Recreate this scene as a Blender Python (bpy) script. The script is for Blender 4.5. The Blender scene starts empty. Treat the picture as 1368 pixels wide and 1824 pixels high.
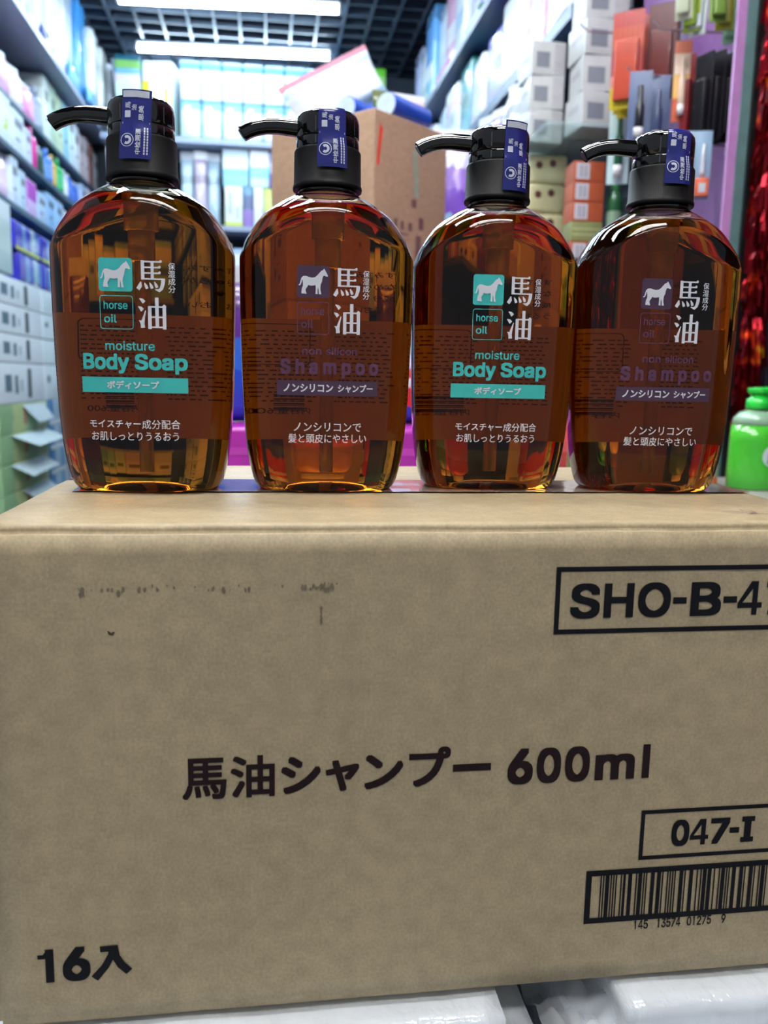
import bpy, bmesh, math, random
from mathutils import Vector, Matrix, noise
random.seed(11)
PI = math.pi
scn = bpy.context.scene
COL = scn.collection
R = math.radians

# ------------------------------------------------------------------ camera, world, exposure
cd = bpy.data.cameras.new('camera')
cam = bpy.data.objects.new('camera', cd); COL.objects.link(cam)
cd.sensor_fit = 'HORIZONTAL'; cd.sensor_width = 36.0; cd.lens = 36.0*1500/1368
cd.clip_start = 0.02; cd.clip_end = 60
_r = Vector((0.99026273, -0.13785883, 0.01935616)); _d = Vector((-0.00269732, -0.15801644, -0.9874328)); _f = Vector((0.13918493, 0.97776569, -0.15684964))
m = Matrix(((_r.x, -_d.x, -_f.x), (_r.y, -_d.y, -_f.y), (_r.z, -_d.z, -_f.z))).to_4x4()
m.translation = Vector((.1322, -.3913, .0691))
cam.matrix_world = m
cd.dof.use_dof = True; cd.dof.focus_distance = 0.50; cd.dof.aperture_fstop = 13.0
scn.camera = cam
scn.view_settings.view_transform = 'Standard'; scn.view_settings.look = 'None'
scn.view_settings.exposure = 0.0; scn.view_settings.gamma = 1.0; scn.view_settings.use_curve_mapping = False
w = bpy.data.worlds.new('shop_light'); scn.world = w; w.use_nodes = True
w.node_tree.nodes['Background'].inputs[0].default_value = (.80, .88, 1.0, 1)
w.node_tree.nodes['Background'].inputs[1].default_value = 0.36
scn.cycles.max_bounces = 16; scn.cycles.transmission_bounces = 14; scn.cycles.transparent_max_bounces = 12
scn.cycles.diffuse_bounces = 4; scn.cycles.glossy_bounces = 6
TUBE_FAR, TUBE_NEAR, TUBE_BACK = 64.0, 140.0, 100.0      # radiance of the tube lamps: deep in the shop, above the cartons, behind the camera

# ------------------------------------------------------------------ materials
def lin(c):
    return tuple(((v/255)/12.92 if v/255 <= .04045 else (((v/255)+.055)/1.055)**2.4) for v in c)
_mc = {}
def nt(name):
    mt = bpy.data.materials.new(name); mt.use_nodes = True
    t = mt.node_tree; return mt, t, t.nodes['Principled BSDF']
def M(c, rough=.45, var=.08, scale=40., metal=0., coat=0., key=''):
    """plain procedural material: sRGB colour with a faint noise mottling"""
    k = (tuple(c), rough, var, scale, metal, coat, key)
    if k in _mc: return _mc[k]
    mt, t, b = nt('mat_%d_%d_%d' % tuple(c[:3]))
    l = lin(c)
    n = t.nodes.new('ShaderNodeTexNoise'); n.inputs['Scale'].default_value = scale; n.inputs['Detail'].default_value = 3
    tc = t.nodes.new('ShaderNodeTexCoord'); t.links.new(tc.outputs['Object'], n.inputs['Vector'])
    r = t.nodes.new('ShaderNodeValToRGB'); r.color_ramp.elements[0].position = .3; r.color_ramp.elements[1].position = .7
    r.color_ramp.elements[0].color = (*[v*(1-var) for v in l], 1); r.color_ramp.elements[1].color = (*[min(1, v*(1+var)) for v in l], 1)
    t.links.new(n.outputs['Fac'], r.inputs['Fac']); t.links.new(r.outputs['Color'], b.inputs['Base Color'])
    b.inputs['Roughness'].default_value = rough; b.inputs['Metallic'].default_value = metal; b.inputs['Coat Weight'].default_value = coat
    _mc[k] = mt; return mt
def bands(stops, axis='z', rough=.4, stripes=0, sdark=.8, coat=0., wob=0.):
    """bands of colour along a generated axis (printed wrapping), optional fine vertical stripes"""
    k = ('bands', tuple(stops), axis, rough, stripes, sdark, coat, wob)
    if k in _mc: return _mc[k]
    mt, t, b = nt('wrap')
    tc = t.nodes.new('ShaderNodeTexCoord'); s = t.nodes.new('ShaderNodeSeparateXYZ'); t.links.new(tc.outputs['Generated'], s.inputs[0])
    r = t.nodes.new('ShaderNodeValToRGB'); r.color_ramp.interpolation = 'LINEAR'
    els = []
    for i, (p, c) in enumerate(stops):
        els.append((p, lin(c)))
        if i+1 < len(stops): els.append((stops[i+1][0]-.015, lin(c)))
    while len(r.color_ramp.elements) < len(els): r.color_ramp.elements.new(1)
    for e, (p, c) in zip(r.color_ramp.elements, els): e.position = max(0, min(1, p)); e.color = (*c, 1)
    src = s.outputs['xyz'.index(axis)]
    if wob:
        n = t.nodes.new('ShaderNodeTexNoise'); n.inputs['Scale'].default_value = 3.0; t.links.new(tc.outputs['Generated'], n.inputs['Vector'])
        ma = t.nodes.new('ShaderNodeMath'); ma.operation = 'MULTIPLY_ADD'; ma.inputs[1].default_value = wob
        t.links.new(n.outputs['Fac'], ma.inputs[0]); t.links.new(src, ma.inputs[2])
        m2 = t.nodes.new('ShaderNodeMath'); m2.operation = 'SUBTRACT'; m2.inputs[1].default_value = wob*.5; t.links.new(ma.outputs[0], m2.inputs[0]); src = m2.outputs[0]
    t.links.new(src, r.inputs['Fac']); out = r.outputs['Color']
    if stripes:
        wv = t.nodes.new('ShaderNodeTexWave'); wv.bands_direction = 'X' ; wv.inputs['Scale'].default_value = stripes
        t.links.new(tc.outputs['Generated'], wv.inputs['Vector'])
        mx = t.nodes.new('ShaderNodeMix'); mx.data_type = 'RGBA'; mx.blend_type = 'MULTIPLY'
        r2 = t.nodes.new('ShaderNodeValToRGB'); r2.color_ramp.elements[0].color = (sdark, sdark, sdark*1.05, 1); r2.color_ramp.elements[1].color = (1, 1, 1, 1)
        t.links.new(wv.outputs['Fac'], r2.inputs['Fac']); mx.inputs[0].default_value = 1
        t.links.new(out, mx.inputs[6]); t.links.new(r2.outputs['Color'], mx.inputs[7]); out = mx.outputs[2]
    t.links.new(out, b.inputs['Base Color']); b.inputs['Roughness'].default_value = rough; b.inputs['Coat Weight'].default_value = coat
    _mc[k] = mt; return mt
def cardboard(name, c, spec=.4):
    mt, t, b = nt(name); l = lin(c)
    tc = t.nodes.new('ShaderNodeTexCoord')
    def nz(sc, det, vec=None, stretch=None):
        n = t.nodes.new('ShaderNodeTexNoise'); n.inputs['Scale'].default_value = sc; n.inputs['Detail'].default_value = det
        if stretch:
            mp = t.nodes.new('ShaderNodeMapping'); mp.inputs['Scale'].default_value = stretch; t.links.new(tc.outputs['Object'], mp.inputs['Vector']); t.links.new(mp.outputs[0], n.inputs['Vector'])
        else: t.links.new(tc.outputs['Object'], n.inputs['Vector'])
        return n
    a = nz(90, 6); f = nz(700, 3, stretch=(1, 1, .8)); g = nz(9, 2)
    def ramp(n, lo, hi, p0=.3, p1=.7):
        r = t.nodes.new('ShaderNodeValToRGB'); r.color_ramp.elements[0].position = p0; r.color_ramp.elements[1].position = p1
        r.color_ramp.elements[0].color = (lo, lo, lo, 1); r.color_ramp.elements[1].color = (hi, hi, hi, 1); t.links.new(n.outputs['Fac'], r.inputs['Fac']); return r.outputs['Color']
    def mul(x, y):
        mx = t.nodes.new('ShaderNodeMix'); mx.data_type = 'RGBA'; mx.blend_type = 'MULTIPLY'; mx.inputs[0].default_value = 1
        t.links.new(x, mx.inputs[6]); t.links.new(y, mx.inputs[7]); return mx.outputs[2]
    rgb = t.nodes.new('ShaderNodeRGB'); rgb.outputs[0].default_value = (*l, 1)
    o = mul(mul(mul(rgb.outputs[0], ramp(a, .88, 1.08)), ramp(f, .84, 1.06)), ramp(g, .95, 1.04))
    t.links.new(o, b.inputs['Base Color']); b.inputs['Roughness'].default_value = .5; b.inputs['Specular IOR Level'].default_value = spec
    bp = t.nodes.new('ShaderNodeBump'); bp.inputs['Strength'].default_value = .12; bp.inputs['Distance'].default_value = .0006
    t.links.new(f.outputs['Fac'], bp.inputs['Height']); t.links.new(bp.outputs[0], b.inputs['Normal'])
    return mt
def glass(name, c, ior, rough=0.0):
    mt, t, b = nt(name)
    n = t.nodes.new('ShaderNodeTexNoise'); n.inputs['Scale'].default_value = 20
    tc = t.nodes.new('ShaderNodeTexCoord'); t.links.new(tc.outputs['Object'], n.inputs['Vector'])
    r = t.nodes.new('ShaderNodeValToRGB'); r.color_ramp.elements[0].color = (*[v*.97 for v in c], 1); r.color_ramp.elements[1].color = (*c, 1)
    t.links.new(n.outputs['Fac'], r.inputs['Fac']); t.links.new(r.outputs['Color'], b.inputs['Base Color'])
    b.inputs['Transmission Weight'].default_value = 1; b.inputs['IOR'].default_value = ior; b.inputs['Roughness'].default_value = rough
    return mt
def translucent(name, c, c2, amt=.6):
    mt, t, b = nt(name)
    b.inputs['Base Color'].default_value = (*c, 1); b.inputs['Roughness'].default_value = .5
    tr = t.nodes.new('ShaderNodeBsdfTranslucent'); n = t.nodes.new('ShaderNodeTexNoise'); n.inputs['Scale'].default_value = 30
    tc = t.nodes.new('ShaderNodeTexCoord'); t.links.new(tc.outputs['Object'], n.inputs['Vector'])
    r = t.nodes.new('ShaderNodeValToRGB'); r.color_ramp.elements[0].color = (*[v*.9 for v in c2], 1); r.color_ramp.elements[1].color = (*c2, 1)
    t.links.new(n.outputs['Fac'], r.inputs['Fac']); t.links.new(r.outputs['Color'], tr.inputs['Color'])
    mx = t.nodes.new('ShaderNodeMixShader'); mx.inputs[0].default_value = amt
    t.links.new(b.outputs[0], mx.inputs[1]); t.links.new(tr.outputs[0], mx.inputs[2]); t.links.new(mx.outputs[0], t.nodes['Material Output'].inputs['Surface'])
    return mt
def film(name, c=(1, 1, 1), gl=.25, rough=.12):
    """clear plastic film: see-through with a gloss"""
    mt, t, b = nt(name)
    b.inputs['Base Color'].default_value = (*c, 1); b.inputs['Roughness'].default_value = rough
    tp = t.nodes.new('ShaderNodeBsdfTransparent'); tp.inputs[0].default_value = (*c, 1)
    n = t.nodes.new('ShaderNodeTexNoise'); n.inputs['Scale'].default_value = 25; tc = t.nodes.new('ShaderNodeTexCoord'); t.links.new(tc.outputs['Object'], n.inputs['Vector'])
    ma = t.nodes.new('ShaderNodeMath'); ma.operation = 'MULTIPLY_ADD'; ma.inputs[1].default_value = .2; ma.inputs[2].default_value = gl-.1; t.links.new(n.outputs['Fac'], ma.inputs[0])
    mx = t.nodes.new('ShaderNodeMixShader'); t.links.new(ma.outputs[0], mx.inputs[0])
    t.links.new(tp.outputs[0], mx.inputs[1]); t.links.new(b.outputs[0], mx.inputs[2]); t.links.new(mx.outputs[0], t.nodes['Material Output'].inputs['Surface'])
    return mt
def emit(name, c, s):
    mt, t, b = nt(name); b.inputs['Base Color'].default_value = (.9, .9, .9, 1)
    b.inputs['Emission Color'].default_value = (*c, 1); b.inputs['Emission Strength'].default_value = s
    return mt

# ------------------------------------------------------------------ mesh helpers
class MB:
    def __init__(s): s.v = []; s.f = []; s.mi = []; s.sm = []
    def add(s, vs, fs, mi=0, smooth=False):
        o = len(s.v); s.v += [tuple(x) for x in vs]
        for f in fs: s.f.append([i+o for i in f]); s.mi.append(mi); s.sm.append(smooth)
    def box(s, x0, x1, y0, y1, z0, z1, mi=0, bev=0.0):
        if bev:
            bm = bmesh.new(); bmesh.ops.create_cube(bm, size=1)
            for v in bm.verts: v.co = ((x0+x1)/2+v.co.x*(x1-x0), (y0+y1)/2+v.co.y*(y1-y0), (z0+z1)/2+v.co.z*(z1-z0))
            bmesh.ops.bevel(bm, geom=bm.edges[:], offset=bev, segments=3, affect='EDGES', profile=.6)
            bm.verts.index_update(); s.add([v.co[:] for v in bm.verts], [[v.index for v in f.verts] for f in bm.faces], mi, True); bm.free(); return
        vs = [(x, y, z) for z in (z0, z1) for y in (y0, y1) for x in (x0, x1)]
        s.add(vs, [(0, 2, 3, 1), (4, 5, 7, 6), (0, 1, 5, 4), (2, 6, 7, 3), (0, 4, 6, 2), (1, 3, 7, 5)], mi)
    def quad(s, a, b, c, d, mi=0): s.add([a, b, c, d], [(0, 1, 2, 3)], mi)
    def lathe(s, prof, n=32, c=(0, 0), sx=1, sy=1, mi=0, cap=True, smooth=True, mod=None):
        vs = []
        for (r, z) in prof:
            for k in range(n):
                a = 2*PI*k/n; q = r*(mod(k, z) if mod else 1)
                vs.append((c[0]+q*math.cos(a)*sx, c[1]+q*math.sin(a)*sy, z))
        fs = []
        for i in range(len(prof)-1):
            for k in range(n):
                k2 = (k+1) % n; fs.append((i*n+k, i*n+k2, (i+1)*n+k2, (i+1)*n+k))
        s.add(vs, fs, mi, smooth)
        if cap:
            o = len(s.v)-len(vs)
            s.f.append([o+k for k in range(n)][::-1]); s.mi.append(mi); s.sm.append(False)
            s.f.append([o+(len(prof)-1)*n+k for k in range(n)]); s.mi.append(mi); s.sm.append(False)
    def tube(s, pts, r, n=12, mi=0, cap=True, sz=1.0):
        pts = [Vector(p) for p in pts]; vs = []; N = len(pts)
        rr = r if isinstance(r, (list, tuple)) else [r]*N
        for i, p in enumerate(pts):
            d = (pts[min(i+1, N-1)]-pts[max(i-1, 0)]).normalized()
            up = Vector((0, 0, 1)) if abs(d.z) < .9 else Vector((0, 1, 0))
            a = d.cross(up).normalized(); b = a.cross(d).normalized()
            for k in range(n):
                t = 2*PI*k/n; vs.append(p+a*math.cos(t)*rr[i]+b*math.sin(t)*rr[i]*sz)
        fs = [(i*n+k, (i+1)*n+k, (i+1)*n+(k+1) % n, i*n+(k+1) % n) for i in range(N-1) for k in range(n)]
        s.add(vs, fs, mi, True)
        if cap:
            for c in (list(range(n)), list(reversed(range((N-1)*n, N*n)))): s.add([vs[i] for i in c], [tuple(range(n))], mi, False)
    def mesh(s, name, mats):
        me = bpy.data.meshes.new(name); me.from_pydata([tuple(v) for v in s.v], [], s.f)
        for m_ in (mats if isinstance(mats, (list, tuple)) else [mats]): me.materials.append(m_)
        me.polygons.foreach_set('material_index', s.mi); me.polygons.foreach_set('use_smooth', s.sm)
        me.update(); return me
    def build(s, name, mats, parent=None, loc=None):
        o = bpy.data.objects.new(name, s.mesh(name, mats)); COL.objects.link(o)
        if parent is not None: o.parent = parent
        if loc: o.location = loc
        return o
def tag(o, label=None, cat=None, group=None, kind=None):
    if label: o['label'] = label
    if cat: o['category'] = cat
    if group: o['group'] = group
    if kind: o['kind'] = kind
    return o
def thing(name, label, cat, loc=(0, 0, 0), rz=0, group=None):
    o = bpy.data.objects.new(name, None); COL.objects.link(o); o.location = loc; o.rotation_euler = (0, 0, rz); o.empty_display_size = .05
    return tag(o, label, cat, group)
def copy_tree(o, parent=None):
    c = o.copy(); COL.objects.link(c)
    if parent is not None: c.parent = parent
    for ch in [x for x in bpy.data.objects if x.parent == o]: copy_tree(ch, c)
    return c

# text: flat mesh (list of verts / faces in x,y) made from Blender's own fonts, fitted to a width and height;
# weight is built up from copies of the letters shifted a little, each a hair further out (third coordinate)
try:
    LATIN = bpy.data.fonts.load(bpy.utils.system_resource('DATAFILES', path='fonts')+'/Inter.woff2')
except Exception:
    LATIN = None
_tc = {}
def text_mesh(s, res=3):
    k = (s, res)
    if k in _tc: return _tc[k]
    cu = bpy.data.curves.new('t', 'FONT'); cu.body = s; cu.size = 1; cu.resolution_u = res; cu.fill_mode = 'FRONT'
    if LATIN and s.isascii(): cu.font = LATIN
    ob = bpy.data.objects.new('t', cu); COL.objects.link(ob)
    dg = bpy.context.evaluated_depsgraph_get(); dg.update()
    me = bpy.data.meshes.new_from_object(ob.evaluated_get(dg))
    bm = bmesh.new(); bm.from_mesh(me); bmesh.ops.triangulate(bm, faces=bm.faces[:]); bm.verts.index_update()
    v = [(p.co.x, p.co.y) for p in bm.verts]; f = [[q.index for q in p.verts] for p in bm.faces]; bm.free()
    bpy.data.objects.remove(ob); bpy.data.curves.remove(cu); bpy.data.meshes.remove(me)
    _tc[k] = (v, f); return v, f
def embolden(v, f, b):
    if b <= 0: return [(x, y, 0.0) for x, y in v], f
    rings_ = [(0, 0), (-b, -b), (b, -b), (b, b), (-b, b)]
    if b > .012: rings_ += [(b, 0), (-b, 0), (0, b), (0, -b)]
    V, F = [], []
    for i, (dx, dy) in enumerate(rings_):
        o = len(V); V += [(x+dx, y+dy, i*1.2e-5) for x, y in v]; F += [[q+o for q in p] for p in f]
    return V, F
def fit_text(s, x0, x1, y0, y1=None, bold=0.0, res=3):
    """verts so that the ink spans x0..x1 and y0..y1"""
    v, f = text_mesh(s, res); v, f = embolden(v, f, bold)
    a = min(p[0] for p in v); b = max(p[0] for p in v); c = min(p[1] for p in v); d = max(p[1] for p in v)
    sx = (x1-x0)/(b-a); sy = (y1-y0)/(d-c) if y1 is not None else sx
    return [(x0+(p[0]-a)*sx, y0+(p[1]-c)*sy, p[2]) for p in v], f
def base_text(s, x0, x1, yb, h, bold=0.0, ref='H', res=3):
    """ink spans x0..x1; the reference letter is h tall and stands on yb"""
    v, f = text_mesh(s, res); v, f = embolden(v, f, bold); rv, _ = text_mesh(ref, res)
    a = min(p[0] for p in v); b = max(p[0] for p in v); hh = max(p[1] for p in rv)-min(p[1] for p in rv)+2*bold; b0 = min(p[1] for p in rv)-bold
    sx = (x1-x0)/(b-a); sy = h/hh
    return [(x0+(p[0]-a)*sx, yb+(p[1]-b0)*sy, p[2]) for p in v], f
def rrect(x0, x1, y0, y1, r, n=6):
    out = []
    for (cx, cy, a0) in ((x1-r, y1-r, 0), (x0+r, y1-r, 90), (x0+r, y0+r, 180), (x1-r, y0+r, 270)):
        for k in range(n+1):
            a = R(a0+90*k/n); out.append((cx+r*math.cos(a), cy+r*math.sin(a)))
    return out
def poly_fill(pts):
    """triangulate one outline"""
    bm = bmesh.new(); vs = [bm.verts.new((x, y, 0)) for x, y in pts]; bm.faces.new(vs)
    bmesh.ops.triangulate(bm, faces=bm.faces[:]); bm.verts.index_update()
    v = [(p.co.x, p.co.y) for p in bm.verts]; f = [[q.index for q in p.verts] for p in bm.faces]; bm.free(); return v, f
def grid_rect(x0, x1, y0, y1, nx, ny=1):
    v = [(x0+(x1-x0)*i/nx, y0+(y1-y0)*j/ny) for j in range(ny+1) for i in range(nx+1)]
    f = [(j*(nx+1)+i, j*(nx+1)+i+1, (j+1)*(nx+1)+i+1, (j+1)*(nx+1)+i) for j in range(ny) for i in range(nx)]
    return v, f
def frame2d(outer, inner):
    n = len(outer); return outer+inner, [(i, (i+1) % n, n+(i+1) % n, n+i) for i in range(n)]
def stroke(pts, ws):
    """a brush stroke: polyline with a width at every point"""
    L = []; Rr = []; N = len(pts)
    for i, p in enumerate(pts):
        a = Vector(pts[max(i-1, 0)]); b = Vector(pts[min(i+1, N-1)]); d = (b-a).normalized(); n = Vector((-d.y, d.x)); w_ = ws[i]/2
        L.append((p[0]+n.x*w_, p[1]+n.y*w_)); Rr.append((p[0]-n.x*w_, p[1]-n.y*w_))
    return L+Rr, [(i, i+1, N+i+1, N+i) for i in range(N-1)]

# ------------------------------------------------------------------ the setting
def struct(name, mb, mat): return tag(mb.build(name, mat), kind='structure')
b = MB(); b.box(-1.5, 1.6, -2.5, 5.9, -1.25, -1.2); struct('floor', b, M((120, 120, 118), .3))
b = MB(); b.box(-1.5, -1.42, 2.0, 5.9, -1.2, 2.6); struct('wall_left', b, M((60, 68, 80), .6))
b = MB(); b.box(1.45, 1.6, -.6, 5.9, -1.2, 2.6); struct('wall_right', b, M((70, 62, 80), .6))
b = MB(); b.box(-1.42, 1.45, 5.75, 5.9, -1.2, 2.6); struct('wall_back', b, M((40, 52, 66), .6))
b = MB(); b.box(-1.5, 1.6, -2.5, 5.9, 2.6, 2.66); ceil = struct('ceiling', b, M((3, 3, 4), .9))
b = MB()
for i in range(20):
    x = -.91+.15*i
    if x > 1.43: continue
    b.box(x-.007, x+.007, 2.5, 5.74, 2.11, 2.16)
for j in range(22):
    y = 2.55+.15*j; b.box(-.92, 1.44, y-.007, y+.007, 2.112, 2.162)
tag(b.build('open_grid', M((58, 70, 86), .5), ceil), label='grey open cell grid')
# pink peg panel and its two-tone post on the right
b = MB(); b.box(1.10, 1.12, 1.21, 1.84, -1.2, 1.35); struct('trim_1', b, M((118, 78, 136), .5))
b = MB(); b.box(1.000, 1.017, 1.185, 1.193, -1.2, 1.35); struct('trim_2', b, M((176, 126, 184), .45))
b = MB(); b.box(1.017, 1.037, 1.183, 1.193, -1.2, 1.35); struct('trim_3', b, M((92, 122, 124), .45))
b = MB(); b.box(1.037, 1.10, 1.176, 1.193, -1.2, 1.35); struct('trim_4', b, M((20, 18, 22), .5))

# ------------------------------------------------------------------ ceiling lamps
def lamp(loc, s, label, tint, n=1):
    t = thing('ceiling_light', label, 'ceiling light', loc, R(-4.3), 'tube lights under the ceiling grid')
    em = emit('tube_glow', tint, s)
    for k in range(n):
        y = (k-(n-1)/2)*.085
        b = MB(); b.tube([(-.59, y, 0), (.59, y, 0)], .020, 16); b.build('lamp_tube', em, t)
        for sx in (-1, 1):
            b = MB(); b.tube([(sx*.59, y, 0), (sx*.605, y, 0)], .021, 16); b.build('end_cap', M((210, 210, 210)), t)
    b = MB(); b.box(-.60, .60, -.02-.0425*(n-1), .02+.0425*(n-1), .022, .038, bev=.003); b.build('batten', M((225, 228, 232)), t)
    return t
COOL, PLAIN = (.70, .87, 1.0), (1.0, .985, .96)
lamp((-.055, 5.353, 2.068), TUBE_FAR, 'bright tube light nearest the back wall, its full length in view', COOL)
lamp((-.055, 4.66, 2.068), TUBE_FAR, 'bright tube light cut by the top edge of the photo', COOL)
for y in (3.97, 3.28, 2.59): lamp((-.055, y, 2.068), TUBE_FAR, 'single tube light further forward above the aisle, above the frame', COOL)
for y in (1.75, .75): lamp((-.055, y, 2.068), TUBE_NEAR/3, 'triple tube light above the cartons, above the frame', (.94, .97, 1.0), 3)
for y in (-.10, -1.30): lamp((.22, y, 2.068), TUBE_BACK/3, 'four tube light behind the camera, out of the frame', PLAIN, 4)

# ------------------------------------------------------------------ the big carton
CW, CD, CH = .447, .277, .253
cb_mat = cardboard('kraft_board', (182, 164, 130))
carton_root = thing('cardboard_carton', 'large tan shipping carton printed 600ml under the four amber pump bottles', 'cardboard box', (0, 0, -CH))
def carton_body():
    bm = bmesh.new(); bmesh.ops.create_cube(bm, size=1)
    for v in bm.verts: v.co = (CW/2+v.co.x*CW, CD/2+v.co.y*CD, CH/2+v.co.z*CH)
    bmesh.ops.bevel(bm, geom=bm.edges[:], offset=.0035, segments=4, affect='EDGES')
    bmesh.ops.subdivide_edges(bm, edges=[e for e in bm.edges if e.calc_length() > .1], cuts=24, use_grid_fill=True)
    for v in bm.verts:
        x, y, z = v.co
        # soft dents along the front top edge
        if y < .004 and z > CH-.03: v.co.y += .0008*(noise.noise((x*25, 0, z*30)))
        if z > CH-.004: v.co.z += -.0006+.0006*noise.noise((x*18, y*18, 3))
        # the crumpled back left corner
        dd = math.hypot(x-.0, y-.235)
        if dd < .05 and z > CH-.03: v.co += Vector((.010, 0, -.006))*(1-dd/.05)
    mb = MB(); bm.verts.index_update(); mb.add([v.co[:] for v in bm.verts], [[v.index for v in f.verts] for f in bm.faces], 0, True); bm.free()
    o = mb.build('box_body', cb_mat, carton_root)
    return o
cbody = carton_body()
INK = M((17, 17, 24), .7, .15, 200); INK2 = M((36, 20, 23), .7, .15, 200)
for _m in (INK, INK2): _m.node_tree.nodes['Principled BSDF'].inputs['Specular IOR Level'].default_value = .2
def front(name, items, mat, y=-.0004):
    """flat print on the carton's front: items are (verts, faces) in x and z measured down from the carton's top"""
    mb = MB()
    for i, (v, f) in enumerate(items): mb.add([(p[0], y-i*4e-6-(p[2] if len(p) > 2 else 0), CH+p[1]) for p in v], f)
    return mb.build(name, mat, carton_root)
def rect_frame(x0, x1, z0, z1, t): return frame2d([(x0, z0), (x1, z0), (x1, z1), (x0, z1)], [(x0+t, z0+t), (x1-t, z0+t), (x1-t, z1-t), (x0+t, z1-t)])
front('code_frame', [rect_frame(.2747, .4235, -.0560, -.0214, .0025)], INK)
def four(x0, x1, z0, z1, t=.21):
    q = lambda pts: [(x0+a*(x1-x0), z0+b*(z1-z0)) for a, b in pts]
    return [(q([(.60, 0), (.60+t, 0), (.60+t, 1), (.60, 1)]), [(0, 1, 2, 3)]), (q([(0, .21), (1, .21), (1, .37), (0, .37)]), [(0, 1, 2, 3)]), (q([(0, .36), (.19, .36), (.61, .80), (.61, 1), (.52, 1)]), [(0, 1, 2, 3, 4)])]
front('code_lettering', [fit_text('S', .2827, .2982, -.0482, -.0299, .024), fit_text('H', .3003, .3160, -.0479, -.0301, .024), fit_text('O', .3183, .3358, -.0482, -.0299, .024), grid_rect(.3371, .3444, -.0413, -.0379, 1),
      fit_text('B', .3466, .3633, -.0479, -.0301, .024), grid_rect(.3645, .3719, -.0413, -.0379, 1)]+four(.3724, .3858, -.0479, -.0301)+[fit_text('7', .3880, .4010, -.0479, -.0301, .024)], INK)
front('product_lettering', [fit_text('馬', .0918, .1130, -.1352, -.1138, .022), fit_text('油', .1149, .1363, -.1352, -.1134, .022),
      fit_text('シ', .1394, .1588, -.1345, -.1150, .030), fit_text('ャ', .1612, .1780, -.1342, -.1178, .032), fit_text('ン', .1805, .2001, -.1340, -.1158, .030),
      fit_text('プ', .2030, .2243, -.1340, -.1130, .030), grid_rect(.2256, .2454, -.1268, -.1229, 1),
      fit_text('6', .2542, .2676, -.1354, -.1160, .028), fit_text('0', .2696, .2825, -.1354, -.1160, .028), fit_text('0', .2847, .2980, -.1354, -.1160, .028), fit_text('m', .3010, .3226, -.1352, -.1211, .028), grid_rect(.3268, .3308, -.1352, -.1165, 1)], INK2)
front('batch_frame', [rect_frame(.3284, .4120, -.1819, -.1536, .0022)], INK)
front('batch_lettering', [fit_text('0', .3461, .3562, -.1753, -.1601, .028)]+four(.3567, .3672, -.1751, -.1603, .24)+[fit_text('7', .3683, .3792, -.1751, -.1603, .028), grid_rect(.3794, .3848, -.1694, -.1662, 1),
      grid_rect(.3878, .3917, -.1751, -.1603, 1), grid_rect(.3860, .3934, -.1751, -.1722, 1), grid_rect(.3862, .3936, -.1632, -.1603, 1)], INK)
pat = [1, 1, 1, 1, 3, 1, 1, 1, 1, 1, 1, 3, 1, 1, 2, 2, 3, 3, 1, 1, 3, 1, 1, 1, 1, 3, 3, 2, 3, 1, 1, 3, 1, 1, 1, 1, 1, 1, 1, 3, 3, 1, 1, 3, 3, 3, 1, 2, 1, 1, 3, 1, 3, 2, 1, 3, 1, 1, 3, 1, 1, 1, 1, 2, 3, 3, 3, 1, 1, 3, 3, 1, 1, 3, 1, 1, 3, 1, 1]
bars = []; x = .3080; u = (.4035-.3080)/sum(pat)
for i, p in enumerate(pat):
    if i % 2 == 0: bars.append(grid_rect(x, x+p*u, -.2150, -.1890, 1))
    x += p*u
front('barcode', [rect_frame(.2999, .4145, -.2172, -.1865, .0032)]+bars, INK)
front('barcode_digits', [it for c, x in zip('145135740127' '59', (.3282, .3311, .3341, .3415, .3443, .3471, .3499, .3527, .3590, .3619, .3648, .3677, .3706, .3790)) for it in (four(x, x+.0026, -.2226, -.2172, .18) if c == '4' else [grid_rect(x+.0010, x+.0016, -.2226, -.2172, 1), grid_rect(x+.0004, x+.0012, -.2184, -.2179, 1)] if c == '1' else [fit_text(c, x, x+.0025, -.2226, -.2172, .012)])], INK)
front('count_lettering', [grid_rect(.0248, .0288, -.2275, -.2096, 1), ([(.0212, -.2146), (.0252, -.2146), (.0252, -.2124), (.0212, -.2124)], [(0, 1, 2, 3)]), ([(.0236, -.2126), (.0252, -.2126), (.0288, -.2096), (.0258, -.2096)], [(0, 1, 2, 3)]),
      fit_text('6', .0328, .0460, -.2277, -.2092, .030), stroke([(.0508, -.2115), (.0592, -.2113)], [.0032, .0032]), stroke([(.0571, -.2110), (.0562, -.2150), (.0530, -.2210), (.0478, -.2272)], [.0036, .0036, .0036, .0040]), stroke([(.0574, -.2100), (.0582, -.2160), (.0606, -.2205), (.0645, -.2246)], [.0038, .0040, .0042, .0040])], INK)
# grey scuffed print near the top of the front
sm = []
random.seed(4)
for k in range(60):
    x = .045+random.random()*.125; x = x if random.random() < .8 else .158+random.random()*.006
    z = -.0300+random.gauss(0, .0010); s_ = .0003+random.random()*.0009
    sm.append(poly_fill([(x+s_*(.5+.5*random.random())*math.cos(a), z+s_*(.6+1.2*random.random())*math.sin(a)) for a in [i*PI/3 for i in range(6)]]))
for k in range(8): sm.append(poly_fill([(.1585+.0008*math.cos(a)*random.random(), -.040+random.gauss(0, .003)*0-.001*k+.0012*math.sin(a)) for a in [i*PI/3 for i in range(6)]]))
front('scuff_marks', sm, M((122, 108, 88), .6, .1, 300))
front('dark_speck', [stroke([(.0595, -.0492), (.0602, -.0505), (.0614, -.0508), (.0624, -.0498)], [.0006, .0012, .0013, .0008])], M((70, 58, 40), .6))
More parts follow.
